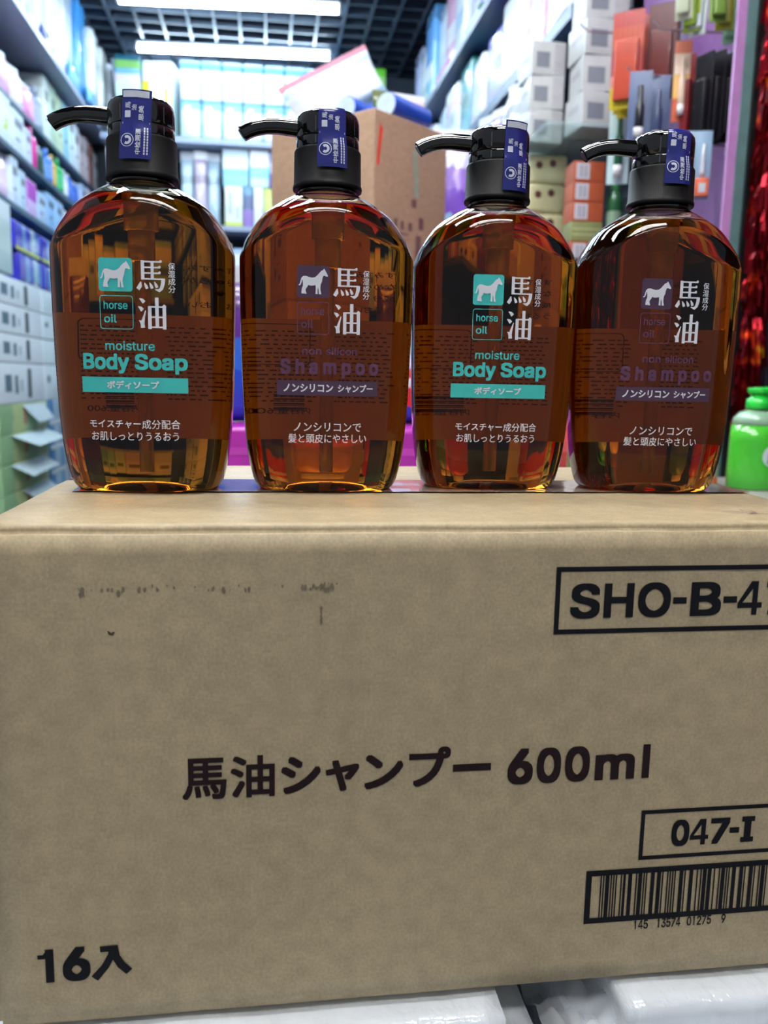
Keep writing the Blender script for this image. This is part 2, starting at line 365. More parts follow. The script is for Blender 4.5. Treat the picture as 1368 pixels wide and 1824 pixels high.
# packing tape along the seam, and the pen scrawl on the top
tape = MB()
N = 40
for i in range(N):
    x0 = .020+(CW-.022)*i/N; x1 = .020+(CW-.022)*(i+1)/N
    sk = lambda x: -.004*(x/CW)
    z = lambda x, y: CH+.0004+.0002*noise.noise((x*60, y*60, 1))
    ys_ = [.118, .133, .148, .163, .178]
    for a, c in zip(ys_[:-1], ys_[1:]):
        tape.add([(x0, a+sk(x0), z(x0, a)), (x1, a+sk(x1), z(x1, a)), (x1, c+sk(x1), z(x1, c)), (x0, c+sk(x0), z(x0, c))], [(0, 1, 2, 3)], 0, True)
tape.build('packing_tape', M((168, 148, 132), .12, .06, 30, coat=.6), carton_root)
torn = MB(); v, f = poly_fill([(.0035, .182), (.012, .176), (.024, .186), (.030, .204), (.021, .216), (.012, .236), (.004, .240)])
torn.add([(p[0], p[1], CH+.0002) for p in v], f); tag(torn.build('torn_corner', M((58, 42, 30), .8), carton_root), label='dark torn back left corner')
pen = MB()
v, f = stroke([(.372, .058), (.379, .046), (.388, .036), (.394, .031), (.399, .033), (.400, .040), (.396, .044), (.394, .038), (.400, .030), (.408, .022)], [.0002, .0006, .0009, .0012, .0011, .0009, .0007, .0009, .0012, .0009])
pen.add([(p[0], p[1], CH+.0003) for p in v], f); pen.build('pen_scrawl', M((104, 88, 100), .5), carton_root)

# ------------------------------------------------------------------ white wrapped packs under the carton
def pillow(mb, w_, d_, h_, seed, nx=28, ny=20, wr=.004, pw=3.2, mi=0):
    top = []; 
    for side in (1, -1):
        vs = []
        for j in range(ny+1):
            for i in range(nx+1):
                u = -1+2*i/nx; v = -1+2*j/ny
                e = max(0, (1-abs(u)**pw))**.5*max(0, (1-abs(v)**pw))**.5
                x = u*w_/2; y = v*d_/2
                z = side*h_/2*e+wr*noise.noise((x*14+seed, y*14, side*3.1))*e+wr*.5*noise.noise((x*40+seed, y*40, 7))*e
                vs.append((x, y, h_/2+z))
        fs = [(j*(nx+1)+i, j*(nx+1)+i+1, (j+1)*(nx+1)+i+1, (j+1)*(nx+1)+i) for j in range(ny) for i in range(nx)]
        if side < 0: fs = [tuple(reversed(q)) for q in fs]
        mb.add(vs, fs, mi, True)
wrap_white = M((230, 236, 242), .16, .04, 30, coat=.5)
_w = wrap_white.node_tree; _n = _w.nodes.new('ShaderNodeTexNoise'); _n.inputs['Scale'].default_value = 1; _n.inputs['Detail'].default_value = 4; _mp = _w.nodes.new('ShaderNodeMapping'); _mp.inputs['Scale'].default_value = (95, 40, 30); _tcn = _w.nodes.new('ShaderNodeTexCoord')
_bp = _w.nodes.new('ShaderNodeBump'); _bp.inputs['Strength'].default_value = .55; _bp.inputs['Distance'].default_value = .004
_w.links.new(_tcn.outputs['Object'], _mp.inputs['Vector']); _w.links.new(_mp.outputs[0], _n.inputs['Vector']); _w.links.new(_n.outputs['Fac'], _bp.inputs['Height'])
for _i in ('Normal', 'Coat Normal'): _w.links.new(_bp.outputs[0], _w.nodes['Principled BSDF'].inputs[_i])
for k, (x0, x1, lb, sd) in enumerate(((-.20, .276, 'white plastic wrapped bundle under the left half of the tan carton', 1.3), (.298, .66, 'white plastic wrapped bundle with an olive label under the right end of the tan carton', 6.2))):
    t = thing('wrapped_bundle', lb, 'wrapped bundle', ((x0+x1)/2, .14, -.253-.12-.0015), 0, 'white wrapped bundles under the carton')
    mb = MB(); W_, D_, H_ = x1-x0, .36, .12
    bm = bmesh.new(); bmesh.ops.create_cube(bm, size=1)
    for v in bm.verts: v.co = (v.co.x*W_, v.co.y*D_, H_/2+v.co.z*H_)
    bmesh.ops.bevel(bm, geom=bm.edges[:], offset=.022, segments=5, affect='EDGES')
    bmesh.ops.subdivide_edges(bm, edges=[e for e in bm.edges if e.calc_length() > .05], cuts=30, use_grid_fill=True)
    for v in bm.verts:
        x, y, z = v.co
        if y < -D_/2+.05: v.co += Vector((0, 1, 0))*.0022*noise.noise((x*30+sd, z*12, 2))+Vector((0, 1, 0))*.0016*abs(noise.noise((x*90+sd, z*25, 5)))
        if z > H_*.6: v.co.z -= .0012*(1+noise.noise((x*25+sd, y*40, 1)))
    bm.verts.index_update(); mb.add([v.co[:] for v in bm.verts], [[v.index for v in f.verts] for f in bm.faces], 0, True); bm.free()
    mb.build('plastic_wrap', wrap_white, t)
    if k == 1:
        p = MB(); p.box(-.10, .01, -D_/2-.0008, -D_/2+.02, .04, .092, bev=.0004); tag(p.build('printed_label', M((150, 136, 70), .5), t), label='olive printed label')
        p = MB(); v, f = grid_rect(-W_/2-.019, -W_/2+.030, -D_/2-.004, -D_/2+.10, 14, 18)
        p.add([(x, y, .104+.012*noise.noise((x*70, y*40, 1))+.006*noise.noise((x*160, y*90, 4))-.25*max(0, -W_/2+.004-x)) for x, y in v], f, 0, True); tag(p.build('loose_film', film('loose_film', (.95, .97, 1), .3, .1), t), label='loose crinkled clear film')
    else:
        p = MB()
        for q in range(6):
            zz = .108-.004*q; p.tube([(W_/2-.02+.002*q, -D_/2+.004*(5-q)*.5-.001, zz), (W_/2-.004, -D_/2+.02, zz+.002)], .0012, 6)
        tag(p.build('crimped_seal', M((235, 236, 238), .3), t), label='crimped end seal')
t = thing('stock_table', 'low stock table carrying the white bundles, below the frame', 'table', (0, 0, -1.2))
b = MB(); b.box(-.35, .80, -.10, .42, .785, .8243, bev=.004); b.build('table_top', M((90, 92, 96), .5), t)
for sx in (-.32, .77):
    for sy in (-.07, .39):
        b = MB(); b.box(sx-.02, sx+.02, sy-.02, sy+.02, 0, .786); b.build('leg', M((70, 72, 76), .5), t)

# ------------------------------------------------------------------ pump bottles
BZ = [0.0, .0008, .002, .004, .007, .012, .018, .027, .038, .05, .065, .08, .095, .11, .122, .13]
A1 = {0: .0395, .0008: .0412, .002: .0425, .004: .0438, .007: .0450, .012: .0463, .018: .0475, .027: .0489, .05: .0507, .09: .0520, .13: .0525, .2: .0525}
B1 = {0: .0230, .0008: .0247, .002: .0260, .004: .0273, .007: .0284, .012: .0296, .018: .0305, .027: .0314, .05: .0322, .09: .0326, .13: .0326, .2: .0326}
A2 = {0: .09, .10: .075, .125: .0592, .132: .0557, .1415: .0528, .149: .0505, .1565: .0460, .163: .0395, .1703: .0290, .1745: .0215, .1763: .0178, .1785: .0168, .2: .0168}
B2 = {0: .09, .10: .075, .125: .0575, .132: .053, .1415: .0483, .149: .0437, .1565: .0385, .163: .0325, .1703: .0250, .1745: .0200, .1763: .0174, .1785: .0168, .2: .0168}
def lerp(d, z):
    k = sorted(d)
    for a, c in zip(k[:-1], k[1:]):
        if a <= z <= c:
            # smooth catmull style through neighbours
            t = (z-a)/(c-a); i = k.index(a); p0 = d[k[max(i-1, 0)]]; p3 = d[k[min(i+2, len(k)-1)]]
            m1 = (d[c]-p0)/(c-k[max(i-1, 0)])*(c-a); m2 = (p3-d[a])/(k[min(i+2, len(k)-1)]-a)*(c-a)
            return (2*t**3-3*t**2+1)*d[a]+(t**3-2*t**2+t)*m1+(-2*t**3+3*t**2)*d[c]+(t**3-t**2)*m2
    return d[k[-1]]
NS = 144
def chamf(z): return .0326+.70*(.1622-z)
def ring(z, inset=0.0, crease=.00035):
    a1, b1, a2, b2 = lerp(A1, z)-inset, lerp(B1, z)-inset, lerp(A2, z)-inset, lerp(B2, z)-inset
    b3 = chamf(z)-inset; a3 = a2-(b2-b3)
    out = []
    for k in range(NS):
        t = 2*PI*k/NS
        # direction spread evenly over the oval
        dx = a1*math.copysign(abs(math.cos(t))**.85, math.cos(t)); dy = b1*math.copysign(abs(math.sin(t))**.85, math.sin(t)); L = math.hypot(dx, dy); dx /= L; dy /= L
        rs = [((abs(dx)/a1)**2.7+(abs(dy)/b1)**2.7)**(-1/2.7), ((abs(dx)/a2)**2.1+(abs(dy)/b2)**2.1)**(-1/2.1)]
        if z < .168: rs.append(((abs(dx)/a3)**2.1+(abs(dy)/b3)**2.1)**(-1/2.1))
        mn = min(rs); r = mn-crease*math.log(sum(math.exp(-(q-mn)/crease) for q in rs))
        out.append((dx*r, dy*r, z))
    return out
def front_y(u, z):
    """front surface of the bottle (its -y side) at sideways offset u"""
    a1, b1, a2, b2 = lerp(A1, z), lerp(B1, z), lerp(A2, z), lerp(B2, z)
    y1 = b1*max(0, 1-(abs(u)/a1)**2.7)**(1/2.7); y2 = b2*max(0, 1-(abs(u)/a2)**2.1)**(1/2.1)
    return -min(y1, y2)
def stack_rings(mb, rings, flip=False, mi=0):
    vs = [p for r in rings for p in r]; n = len(rings[0]); fs = []
    for i in range(len(rings)-1):
        for k in range(n):
            q = (i*n+k, i*n+(k+1) % n, (i+1)*n+(k+1) % n, (i+1)*n+k); fs.append(q[::-1] if flip else q)
    c0 = tuple(range(n)); c1 = tuple((len(rings)-1)*n+k for k in range(n))
    fs.append(c0 if flip else c0[::-1]); fs.append(c1[::-1] if flip else c1)
    mb.add(vs, fs, mi, True)
def sc_ring(z0, s, z): return [(x*s, y*s, z) for x, y, _ in ring(z0)]
def body_mesh():
    mb = MB()
    zs = [0.0, .0008, .002, .004, .007, .012]+[.018+.004*i for i in range(26)]+[.1206+.0006*i for i in range(91)]+[.1763, .1785, .1805]
    rings = [sc_ring(0, .25, .0072), sc_ring(0, .45, .0066), sc_ring(0, .62, .0052), sc_ring(0, .76, .0026), sc_ring(0, .84, .0006), sc_ring(0, .90, 0.0)]
    rings += [ring(z) for z in sorted(zs)]
    stack_rings(mb, rings)
    # the air left above the liquid
    air = [[(x*.985, y*.985, z) for x, y, z in ring(.1672, .0015)]]+[ring(z, .0014) for z in (.1676, .169, .1703, .172, .1735)]+[ring(z, .0022) for z in (.1755, .1780)]
    stack_rings(mb, air, flip=True)
    return mb
AMBER = glass('amber_plastic', (.97, .93, .86), 1.40)
_va = AMBER.node_tree.nodes.new('ShaderNodeVolumeAbsorption'); _va.inputs['Color'].default_value = (.80, .56, .02, 1); _va.inputs['Density'].default_value = 92
AMBER.node_tree.links.new(_va.outputs[0], AMBER.node_tree.nodes['Material Output'].inputs['Volume'])
BLK = M((9, 9, 11), .07, .1, 60, coat=.6); BLKM = M((7, 7, 9), .55, .1, 60, key='matt'); BLKM.node_tree.nodes['Principled BSDF'].inputs['Specular IOR Level'].default_value = .22
WHITE = M((226, 228, 236), .35, .03, 100); TEAL = M((64, 190, 186), .35, .03, 100); PURP = M((72, 48, 74), .4, .04, 100); PURPT = M((92, 52, 84), .4, .04, 100)
TUBEM = translucent('dip_tube_plastic', (.97, .93, .82), (.98, .94, .84), .5)
_t = TUBEM.node_tree; _p = _t.nodes.new('ShaderNodeBsdfPrincipled'); _p.inputs['Base Color'].default_value = (1, .95, .85, 1); _p.inputs['Transmission Weight'].default_value = 1; _p.inputs['IOR'].default_value = 1.04; _p.inputs['Roughness'].default_value = .3
_x = _t.nodes.new('ShaderNodeMixShader'); _x.inputs[0].default_value = .6; _o = _t.nodes['Material Output']; _l = _o.inputs['Surface'].links[0].from_socket
_t.links.new(_l, _x.inputs[1]); _t.links.new(_p.outputs[0], _x.inputs[2]); _t.links.new(_x.outputs[0], _o.inputs['Surface'])
BACKL = translucent('back_label_film', (.30, .20, .16), (.46, .32, .25), .55)
BINK = M((60, 36, 22), .6)
# bold Mincho style characters drawn stroke by stroke in a unit square (thick uprights, thin bars)
def glyph_uma():
    H, V = .05, .115; o = []
    o.append(stroke([(.20, .97), (.20, .36)], [V, V])); o.append(stroke([(.52, .93), (.52, .40)], [V*.9, V*.9]))
    for y, x1 in ((.93, .84), (.75, .80), (.57, .80)): o.append(stroke([(.20, y), (x1, y)], [H, H])); o.append(([(x1-.10, y+.02), (x1+.02, y+.02), (x1-.03, y+.075)], [(0, 1, 2)]))
    o.append(stroke([(.16, .385), (.90, .385)], [H, H]))
    o.append(stroke([(.88, .41), (.87, .25), (.82, .09), (.74, .02), (.60, .055)], [V*1.15, V*1.1, V*1.0, V*.9, .02]))
    o.append(stroke([(.13, .29), (.11, .17), (.03, .05)], [.03, .13, .12]))
    for x, y in ((.31, .10), (.48, .11), (.64, .14)): o.append(stroke([(x-.055, y+.16), (x, y+.05), (x+.03, y-.03)], [.02, .10, .09]))
    return o
def glyph_abura():
    H, V = .05, .125; o = []
    o.append(stroke([(.06, .96), (.16, .90), (.22, .83)], [.03, .11, .13])); o.append(stroke([(.01, .70), (.10, .65), (.16, .58)], [.03, .11, .13]))
    o.append(stroke([(.27, .58), (.20, .36), (.15, .18), (.16, .03)], [.03, .08, .13, .15])); o.append(stroke([(.03, .26), (.10, .22), (.15, .12)], [.02, .09, .12]))
    o.append(stroke([(.41, .72), (.41, -.01)], [V, V])); o.append(stroke([(.92, .74), (.92, -.01)], [V, V])); o.append(stroke([(.665, 1.0), (.665, .06)], [V, V]))
    for y in (.70, .375, .055): o.append(stroke([(.41, y), (.92, y)], [H, H]))
    o.append(([(.84, .72), (1.0, .72), (.92, .79)], [(0, 1, 2)]))
    return o
HORSE = [(.02, .36), (.07, .40), (.09, .50), (.12, .60), (.18, .66), (.27, .665), (.36, .63), (.46, .61), (.56, .63), (.64, .70), (.70, .78), (.76, .85), (.82, .88), (.85, .93), (.88, .885), (.91, .83), (.955, .74), (.98, .69), (.96, .655), (.91, .665), (.87, .69), (.83, .68), (.80, .60), (.785, .48), (.745, .39), (.735, .30), (.735, .20), (.755, .10), (.765, .055), (.69, .055), (.685, .10), (.675, .20), (.655, .30), (.645, .20), (.645, .10), (.655, .06), (.575, .06), (.58, .12), (.585, .25), (.575, .36), (.50, .34), (.42, .335), (.34, .36), (.315, .30), (.27, .24), (.255, .18), (.275, .10), (.29, .06), (.215, .06), (.20, .12), (.195, .20), (.20, .10), (.205, .065), (.125, .065), (.12, .12), (.135, .24), (.17, .33), (.17, .42), (.155, .52), (.135, .54), (.13, .46), (.10, .37), (.06, .335)]
def front_print(soap):
    """everything printed on the front of a bottle, as lists per colour"""
    wht, col, txt = [], [], []
    pl = lambda g, x0, x1, z0, z1: [([(x0+p[0]*(x1-x0), z0+p[1]*(z1-z0)) for p in v], f) for v, f in g]
    ex0, ex1, ez0, ez1 = -.0192, -.0006, .1136, .1316
    col.append(poly_fill(rrect(ex0, ex1, ez0, ez1, .0016)))
    hv, hf = poly_fill([(ex0+.0004+x*(ex1-ex0-.0010), ez0+.0012+y*(ez1-ez0-.0016)) for x, y in HORSE]); horse = (hv, hf)
    o_ = rrect(-.0190, -.0006, .0930, .1114, .0016); i_ = rrect(-.0186, -.0010, .0934, .1110, .0013); (col if soap else txt).append(frame2d(o_, i_))
    (col if soap else txt).append(base_text('horse', -.0168, -.0036, .1040, .0043, .012, 'h')); (col if soap else txt).append(base_text('oil', -.0168, -.0098, .0966, .0043, .012, 'l'))
    wht += pl(glyph_uma(), .0018, .0180, .1142, .1312); wht += pl(glyph_abura(), .0020, .0176, .0936, .1108)
    for i, ch in enumerate('保湿成分'): wht.append(fit_text(ch, .0188, .0226, .1260-.00415*i, .1298-.00415*i, .008))
    if soap:
        col.append(base_text('moisture', -.0166, .0108, .0815, .0049, .012))
        col.append(base_text('Body', -.0296, -.0036, .0708, .0088, .028)); col.append(base_text('Soap', -.0006, .0285, .0708, .0088, .028))
        wb = fit_text('ボディソープ', -.0163, .0127, .0600, .0646, .034)
        wht += [fit_text('モイスチャー', -.0270, .0018, .0379, .0424, .016), fit_text('成分配合', .0025, .0238, .0375, .0428, .006), fit_text('お肌しっとりうるおう', -.0262, .0228, .0306, .0357, .008)]
    else:
        txt.append(base_text('non', -.0161, -.0050, .0815, .0043, .014)); txt.append(base_text('silicon', -.0022, .0157, .0815, .0043, .014))
        v, f = base_text('S h a m p o o', -.0287, .0288, .0704, .0086, .034); txt.append((v, f))
        wb = fit_text('ノンシリコン', -.0268, .0020, .0600, .0647, .030); wb2 = fit_text('シャンプー', .0048, .0256, .0600, .0647, .030)
        wht += [fit_text('ノンシリコンで', -.0208, .0190, .0370, .0422, .010), fit_text('髪と頭皮にやさしい', -.0240, .0222, .0302, .0356, .008)]
    col.append(grid_rect(-.0306, .0285, .0580, .0665, 24))
    top = [horse, wb]+([] if soap else [wb2])
    return wht, col, txt, top
def wrap(mb, items, mi, off=.00025, sign=-1):
    for v, f in items: mb.add([(p[0], (front_y(p[0], p[1])-off-(p[2] if len(p) > 2 else 0))*(1 if sign < 0 else -1), p[1]) for p in v], f if sign < 0 else [tuple(reversed(q)) for q in f], mi, True)
def knurl(k, z): return 1+(.006 if (k % 2 == 0 and .1815 < z < .2005) else 0)
def make_bottle(soap, label):
    t = thing('pump_bottle', label, 'bottle', (0, 0, 0), 0, 'amber horse oil pump bottles')
    body_mesh().build('bottle_body', AMBER, t)
    mb = MB(); wht, col, txt, top = front_print(soap)
    wrap(mb, wht, 0); wrap(mb, col, 1); wrap(mb, txt, 2); wrap(mb, top, 0, .0005)
    mb.build('front_print', [WHITE, TEAL if soap else PURP, PURPT], t)
    # back label with its mirrored print
    mb = MB(); 
    v, f = grid_rect(-.0435, .0435, .030, .1045, 40, 12); mb.add([(p[0], -(front_y(p[0], p[1])-.0006), p[1]) for p in v], [tuple(reversed(q)) for q in f], 0, True)
    bl = mb.build('back_label', BACKL, t)
    mb = MB(); random.seed(3 if soap else 5); it = []
    mir = lambda vf: ([(-p[0], *p[1:]) for p in vf[0]], [tuple(reversed(q)) for q in vf[1]])
    for r_ in range(17):
        z = .0965-.0027*r_; x = -.036
        while x < .034:
            L = .001+random.random()*.0022
            if not (-.006 < x < .006): it.append(grid_rect(x, min(x+L, .036), z, z+.0008, 2))
            x += L+.0006+random.random()*.0016
    it.append(mir(fit_text('内容量:600', .008, .034, .0455, .0500, .004)))
    for r_, h_ in enumerate((.0012, .0004, .0008, .0004, .0010, .0005, .0012, .0006)): it.append(grid_rect(-.026, -.011, .058-.0014*r_-h_, .058-.0014*r_, 3))
    it.append(frame2d(rrect(-.037, -.008, .076, .1015, .003), rrect(-.0365, -.0085, .0765, .101, .0027)))
    for r_, tx in enumerate(('すみずみまで', 'なめらかに', '成分', 'うるおい')): it.append(mir(fit_text(tx, -.036, -.036+.0046*len(tx), .131-.0072*r_, .1348-.0072*r_, .004)))
    wrap(mb, it, 0, .0003, 1)
    mb.build('back_print', BINK, bl)
    # pump
    mb = MB(); mb.lathe([(.0168, .1768), (.0176, .1770), (.0176, .1790), (.0166, .1795)], 48); mb.build('neck_ring', BLK, t)
    mb = MB(); mb.lathe([(.0186, .1795), (.0205, .1785), (.0208, .1800), (.0204, .1815), (.0200, .1817), (.0197, .2003), (.0192, .2014), (.0182, .2017)], 180, mod=knurl); mb.build('collar', BLKM, t)
    mb = MB(); mb.lathe([(.0178, .2010), (.0186, .2014), (.0187, .2070), (.0182, .2076), (.0178, .2078)], 64); mb.build('lock_ring', BLK, t)
    hd = MB(); hd.lathe([(.0176, .2076), (.0187, .2082), (.0188, .2165), (.0184, .2193), (.0172, .2212), (.0140, .2221), (.0070, .2224), (.0008, .2225)], 64)
    ho = hd.build('pump_head', BLK, t)
    sl = MB()
    for k in range(14):
        a = 2*PI*(k+.5)/14; c, s_ = math.cos(a), math.sin(a)
        if c < -.7: continue
        for z0, z1, rr in ((.2088, .2170, .0189), (.2022, .2066, .0188)):
            tx, ty = -s_*.0004, c*.0004
            sl.add([(c*rr-tx, s_*rr-ty, z0), (c*rr+tx, s_*rr+ty, z0), (c*rr+tx, s_*rr+ty, z1), (c*rr-tx, s_*rr-ty, z1)], [(0, 1, 2, 3)])
    tag(sl.build('rim_groove', M((70, 72, 78), .2), ho), label='thin glossy grooves round the head')
    sp = MB(); sp.tube([(-.012, 0, .2136), (-.022, 0, .2142), (-.030, 0, .2146), (-.0365, 0, .2142), (-.0425, 0, .2128), (-.0470, 0, .2110), (-.0505, 0, .2090)], [.0052, .0050, .0048, .0047, .0046, .0046, .0046], 20)
    d = Vector((-.0033, 0, -.0024)).normalized(); c = Vector((-.0505, 0, .2090))
    sp.tube([c-d*.0001, c+d*.0006], [.0030, .0030], 16, 1)
    sp.build('spout', [BLK, M((30, 30, 34), .3)], t)
    dt = MB(); dt.lathe([(.0094, .1500), (.0094, .1660)], 32); dt.lathe([(.0074, .1330), (.0074, .1498)], 32); dt.lathe([(.0041, .0120), (.0041, .1330)], 24)
    dt.build('dip_tube', TUBEM, t)
    return t
def sticker(t, ang, z0, tilt, white_top):
    """blue security seal from the collar up over the pump head"""
    path = [(.0211, z0), (.0211, .196), (.0208, .2005), (.0200, .2035), (.0194, .207), (.0193, .2165), (.0191, .2195), (.0178, .2218), (.0145, .2229)]
    if white_top: path[-3:] = [(.0191, .2190), (.0192, .2210), (.0194, .2236)]
    seg = [0]
    for p, q in zip(path[:-1], path[1:]): seg.append(seg[-1]+math.hypot(q[0]-p[0], q[1]-p[1]))
    Lt = seg[-1]
    def pos(s_, u, off=0.0):
        s_ = max(0, min(Lt, s_)); i = 0
        while i < len(seg)-2 and seg[i+1] < s_: i += 1
        k = (s_-seg[i])/(seg[i+1]-seg[i]); r = path[i][0]+(path[i+1][0]-path[i][0])*k+off; z = path[i][1]+(path[i+1][1]-path[i][1])*k+(off if i >= len(seg)-3 and not white_top else 0)
        a = ang+(u+tilt*(s_-Lt/2))/.0205
        return (r*math.sin(a), -r*math.cos(a), z)
    mb = MB(); nu, ns = 10, 24; Wd = .0175
    vs = [pos(Lt*j/ns, -Wd/2+Wd*i/nu) for j in range(ns+1) for i in range(nu+1)]
    mb.add(vs, [(j*(nu+1)+i, j*(nu+1)+i+1, (j+1)*(nu+1)+i+1, (j+1)*(nu+1)+i) for j in range(ns) for i in range(nu)], 0, True)
    st = mb.build('seal_sticker', M((30, 36, 120), .22, .12, 120, coat=.4), t); tag(st, label='blue security seal')
    mb = MB(); it = []
    rot = lambda v: [(-p[1], p[0]) for p in v]            # writing runs upwards: x -> along, y -> across to the left
    def put(txt, s0, s1, u, h, bold=.01):
        v, f = fit_text(txt, s0, s1, -h/2, h/2, bold, res=2); it.append(([(p[0], u-p[1], p[2]) for p in v], f))
    n_ = 28; oc = [(.0098+.0036*math.cos(2*PI*k/n_), -.0042+.0036*math.sin(2*PI*k/n_)) for k in range(n_)]; ic = [(.0098+.0032*math.cos(2*PI*k/n_), -.0042+.0032*math.sin(2*PI*k/n_)) for k in range(n_)]
    it.append(frame2d(oc, ic)); it.append(stroke([(.0098+.0017*math.cos(a), -.0042+.0017*math.sin(a)) for a in [R(-40+260*k/14) for k in range(15)]], [.0014]*15))
    put('中检溯源', .0022, .0160, .0016, .0029, .022); put('思美', .0205, .0285, .0028, .0029, .022)
    for u in (.0050, .0066): 
        s_ = .0022
        while s_ < .0160: it.append(grid_rect(s_, s_+.0012, u-.0004, u+.0004, 1)); s_ += .0015
    for s_ in (.0190, .0196): it.append(grid_rect(s_, s_+.0002, -.008, .008, 1))
    put('馬', .0268, .0302, -.0048, .0030, .012); put('油', .0258, .0288, -.0012, .0028, .012); it.append(poly_fill(rrect(.0222, .0258, -.0066, -.0032, .0003)))
    if white_top: it.append(([(*p, .0003) for p in (lambda g: g[0])(grid_rect(Lt-.0042, Lt-.0008, -.0078, .0072, 12, 2))], grid_rect(0, 1, 0, 1, 12, 2)[1]))
    for v, f in it: mb.add([pos(p[0], p[1], .00018+(p[2] if len(p) > 2 else 0)) for p in v], f, 0, True)
    mb.build('seal_print', M((214, 218, 232), .3, .05, 200), st)
soap = make_bottle(True, 'amber body soap pump bottle with teal print, leftmost, beside the white box stacks')
sham = make_bottle(False, 'amber shampoo pump bottle with purple print, standing between the two body soap bottles')
soap2 = copy_tree(soap); soap2['label'] = 'amber body soap pump bottle with teal print, standing between the two shampoo bottles'
sham2 = copy_tree(sham); sham2['label'] = 'amber shampoo pump bottle with purple print, rightmost, beside the green dispensers'
for o, x, y, rz, ang, z0, tilt, wt in ((soap, .0620, .1376, -3.5, -1.5, .1868, .06, True), (sham, .1695, .1393, 0.0, 4, .1885, .0, False), (soap2, .2772, .1493, -3, 19, .1830, .03, True), (sham2, .3806, .1384, -5, 5, .1895, .03, False)):
    o.location = (x, y, .0003); o.rotation_euler = (0, 0, R(rz)); sticker(o, R(ang-rz), z0, tilt, wt)

# ------------------------------------------------------------------ goods: builders
def panels(mb, x0, x1, y0, y1, z0, z1, faces, mi=0, off=.0006):
    """printed patches on the faces of a box: (face, u0, u1, v0, v1) in fractions"""
    for (fc, u0, u1, v0, v1) in faces:
        za, zb = z0+(z1-z0)*v0, z0+(z1-z0)*v1
        if fc == '-y': xa, xb = x0+(x1-x0)*u0, x0+(x1-x0)*u1; mb.quad((xa, y0-off, za), (xb, y0-off, za), (xb, y0-off, zb), (xa, y0-off, zb), mi)
        if fc == '+x': ya, yb = y0+(y1-y0)*u0, y0+(y1-y0)*u1; mb.quad((x1+off, ya, za), (x1+off, yb, za), (x1+off, yb, zb), (x1+off, ya, zb), mi)
        if fc == '-x': ya, yb = y0+(y1-y0)*u0, y0+(y1-y0)*u1; mb.quad((x0-off, yb, za), (x0-off, ya, za), (x0-off, ya, zb), (x0-off, yb, zb), mi)
def box_thing(name, label, cat, group, loc, size, mat, rz=0, prints=(), bev=.004, pname='printed_panel'):
    """a carton standing on loc: local box centred on x, y"""
    t = thing(name, label, cat, loc, rz, group); dx, dy, dz = size
    mb = MB(); mb.box(-dx/2, dx/2, -dy/2, dy/2, 0, dz, bev=bev); mb.build('box_body', mat, t)
    for (pm, faces) in prints:
        for k, fc in enumerate(faces):
            p = MB(); panels(p, -dx/2, dx/2, -dy/2, dy/2, 0, dz, [fc], 0, .0006+.0001*k); p.build(pname, pm, t)
    return t
def pouch_thing(name, label, cat, group, loc, size, mat, rz=0, tilt=0, seal=None, seed=1.0):
    """a soft filled bag: pillow body standing on loc and a flat sealed strip on top"""
    t = thing(name, label, cat, loc, rz, group); t.rotation_euler = (tilt, 0, rz); W_, D_, H_ = size
    mb = MB(); nx, nz = 14, 18; sl = .90
    for side in (-1, 1):
        vs = []
        for j in range(nz+1):
            for i in range(nx+1):
                u = -1+2*i/nx; v = j/nz; vv = -1+2*v
                e = max(0, 1-abs(u)**3.0)**.5*max(0, 1-abs(vv)**(6 if vv < 0 else 2.6))**.5
                x = u*W_/2*(1-.04*math.sin(PI*v)); z = v*H_*sl
                n_ = noise.noise((x*22+seed*7, z*18, side))*.18+noise.noise((x*60+seed, z*45, side*2))*.08
                vs.append((x, side*D_/2*e*(1+n_), z))
        fs = [(j*(nx+1)+i, j*(nx+1)+i+1, (j+1)*(nx+1)+i+1, (j+1)*(nx+1)+i) for j in range(nz) for i in range(nx)]
        mb.add(vs, fs if side < 0 else [tuple(reversed(q)) for q in fs], 0, True)
    mb.build('bag_body', mat, t)
    mb = MB(); mb.box(-W_/2, W_/2, -.0015, .0015, H_*sl-.004, H_)
    mb.build('seal_strip', seal or M((225, 232, 240), .3), t)
    return t
def bottle_thing(name, label, group, loc, r, h, c, cap, lab=None, kind='screw', sy=1.0, cat='bottle', rz=0, clear=None):
    t = thing(name, label, cat, loc, rz, group)
    mb = MB(); hb = h*(.80 if kind == 'screw' else .70)
    mb.lathe([(r*.9, 0), (r, h*.02), (r, hb*.80), (r*.93, hb*.88), (r*.70, hb*.96), (r*.42, hb), (r*.40, hb*1.02)], 28, sy=sy); mb.build('bottle_body', clear or M(c, .25, coat=.3), t)
    cm = M(cap, .3)
    if kind == 'screw':
        mb = MB(); mb.lathe([(r*.55, hb*1.0), (r*.58, hb*1.02), (r*.56, h*.99), (r*.50, h)], 24); mb.build('cap', cm, t)
    else:
        mb = MB(); mb.lathe([(r*.56, hb*1.0), (r*.58, hb*1.02), (r*.56, h*.84), (r*.50, h*.85), (r*.30, h*.86), (r*.28, h*.92)], 24); mb.build('collar', cm, t)
        mb = MB(); mb.lathe([(r*.40, h*.915), (r*.44, h*.93), (r*.44, h*.99), (r*.38, h)], 20); mb.tube([(0, 0, h*.965), (r*.7, 0, h*.972), (r*1.25, 0, h*.955), (r*1.5, 0, h*.92)], r*.16, 10); mb.build('pump_head', cm, t)
    if lab:
        mb = MB(); mb.lathe([(r*1.012, h*.14), (r*1.012, hb*.70)], 28, sy=sy, cap=False); mb.build('label_band', M(lab, .4), t)
    return t
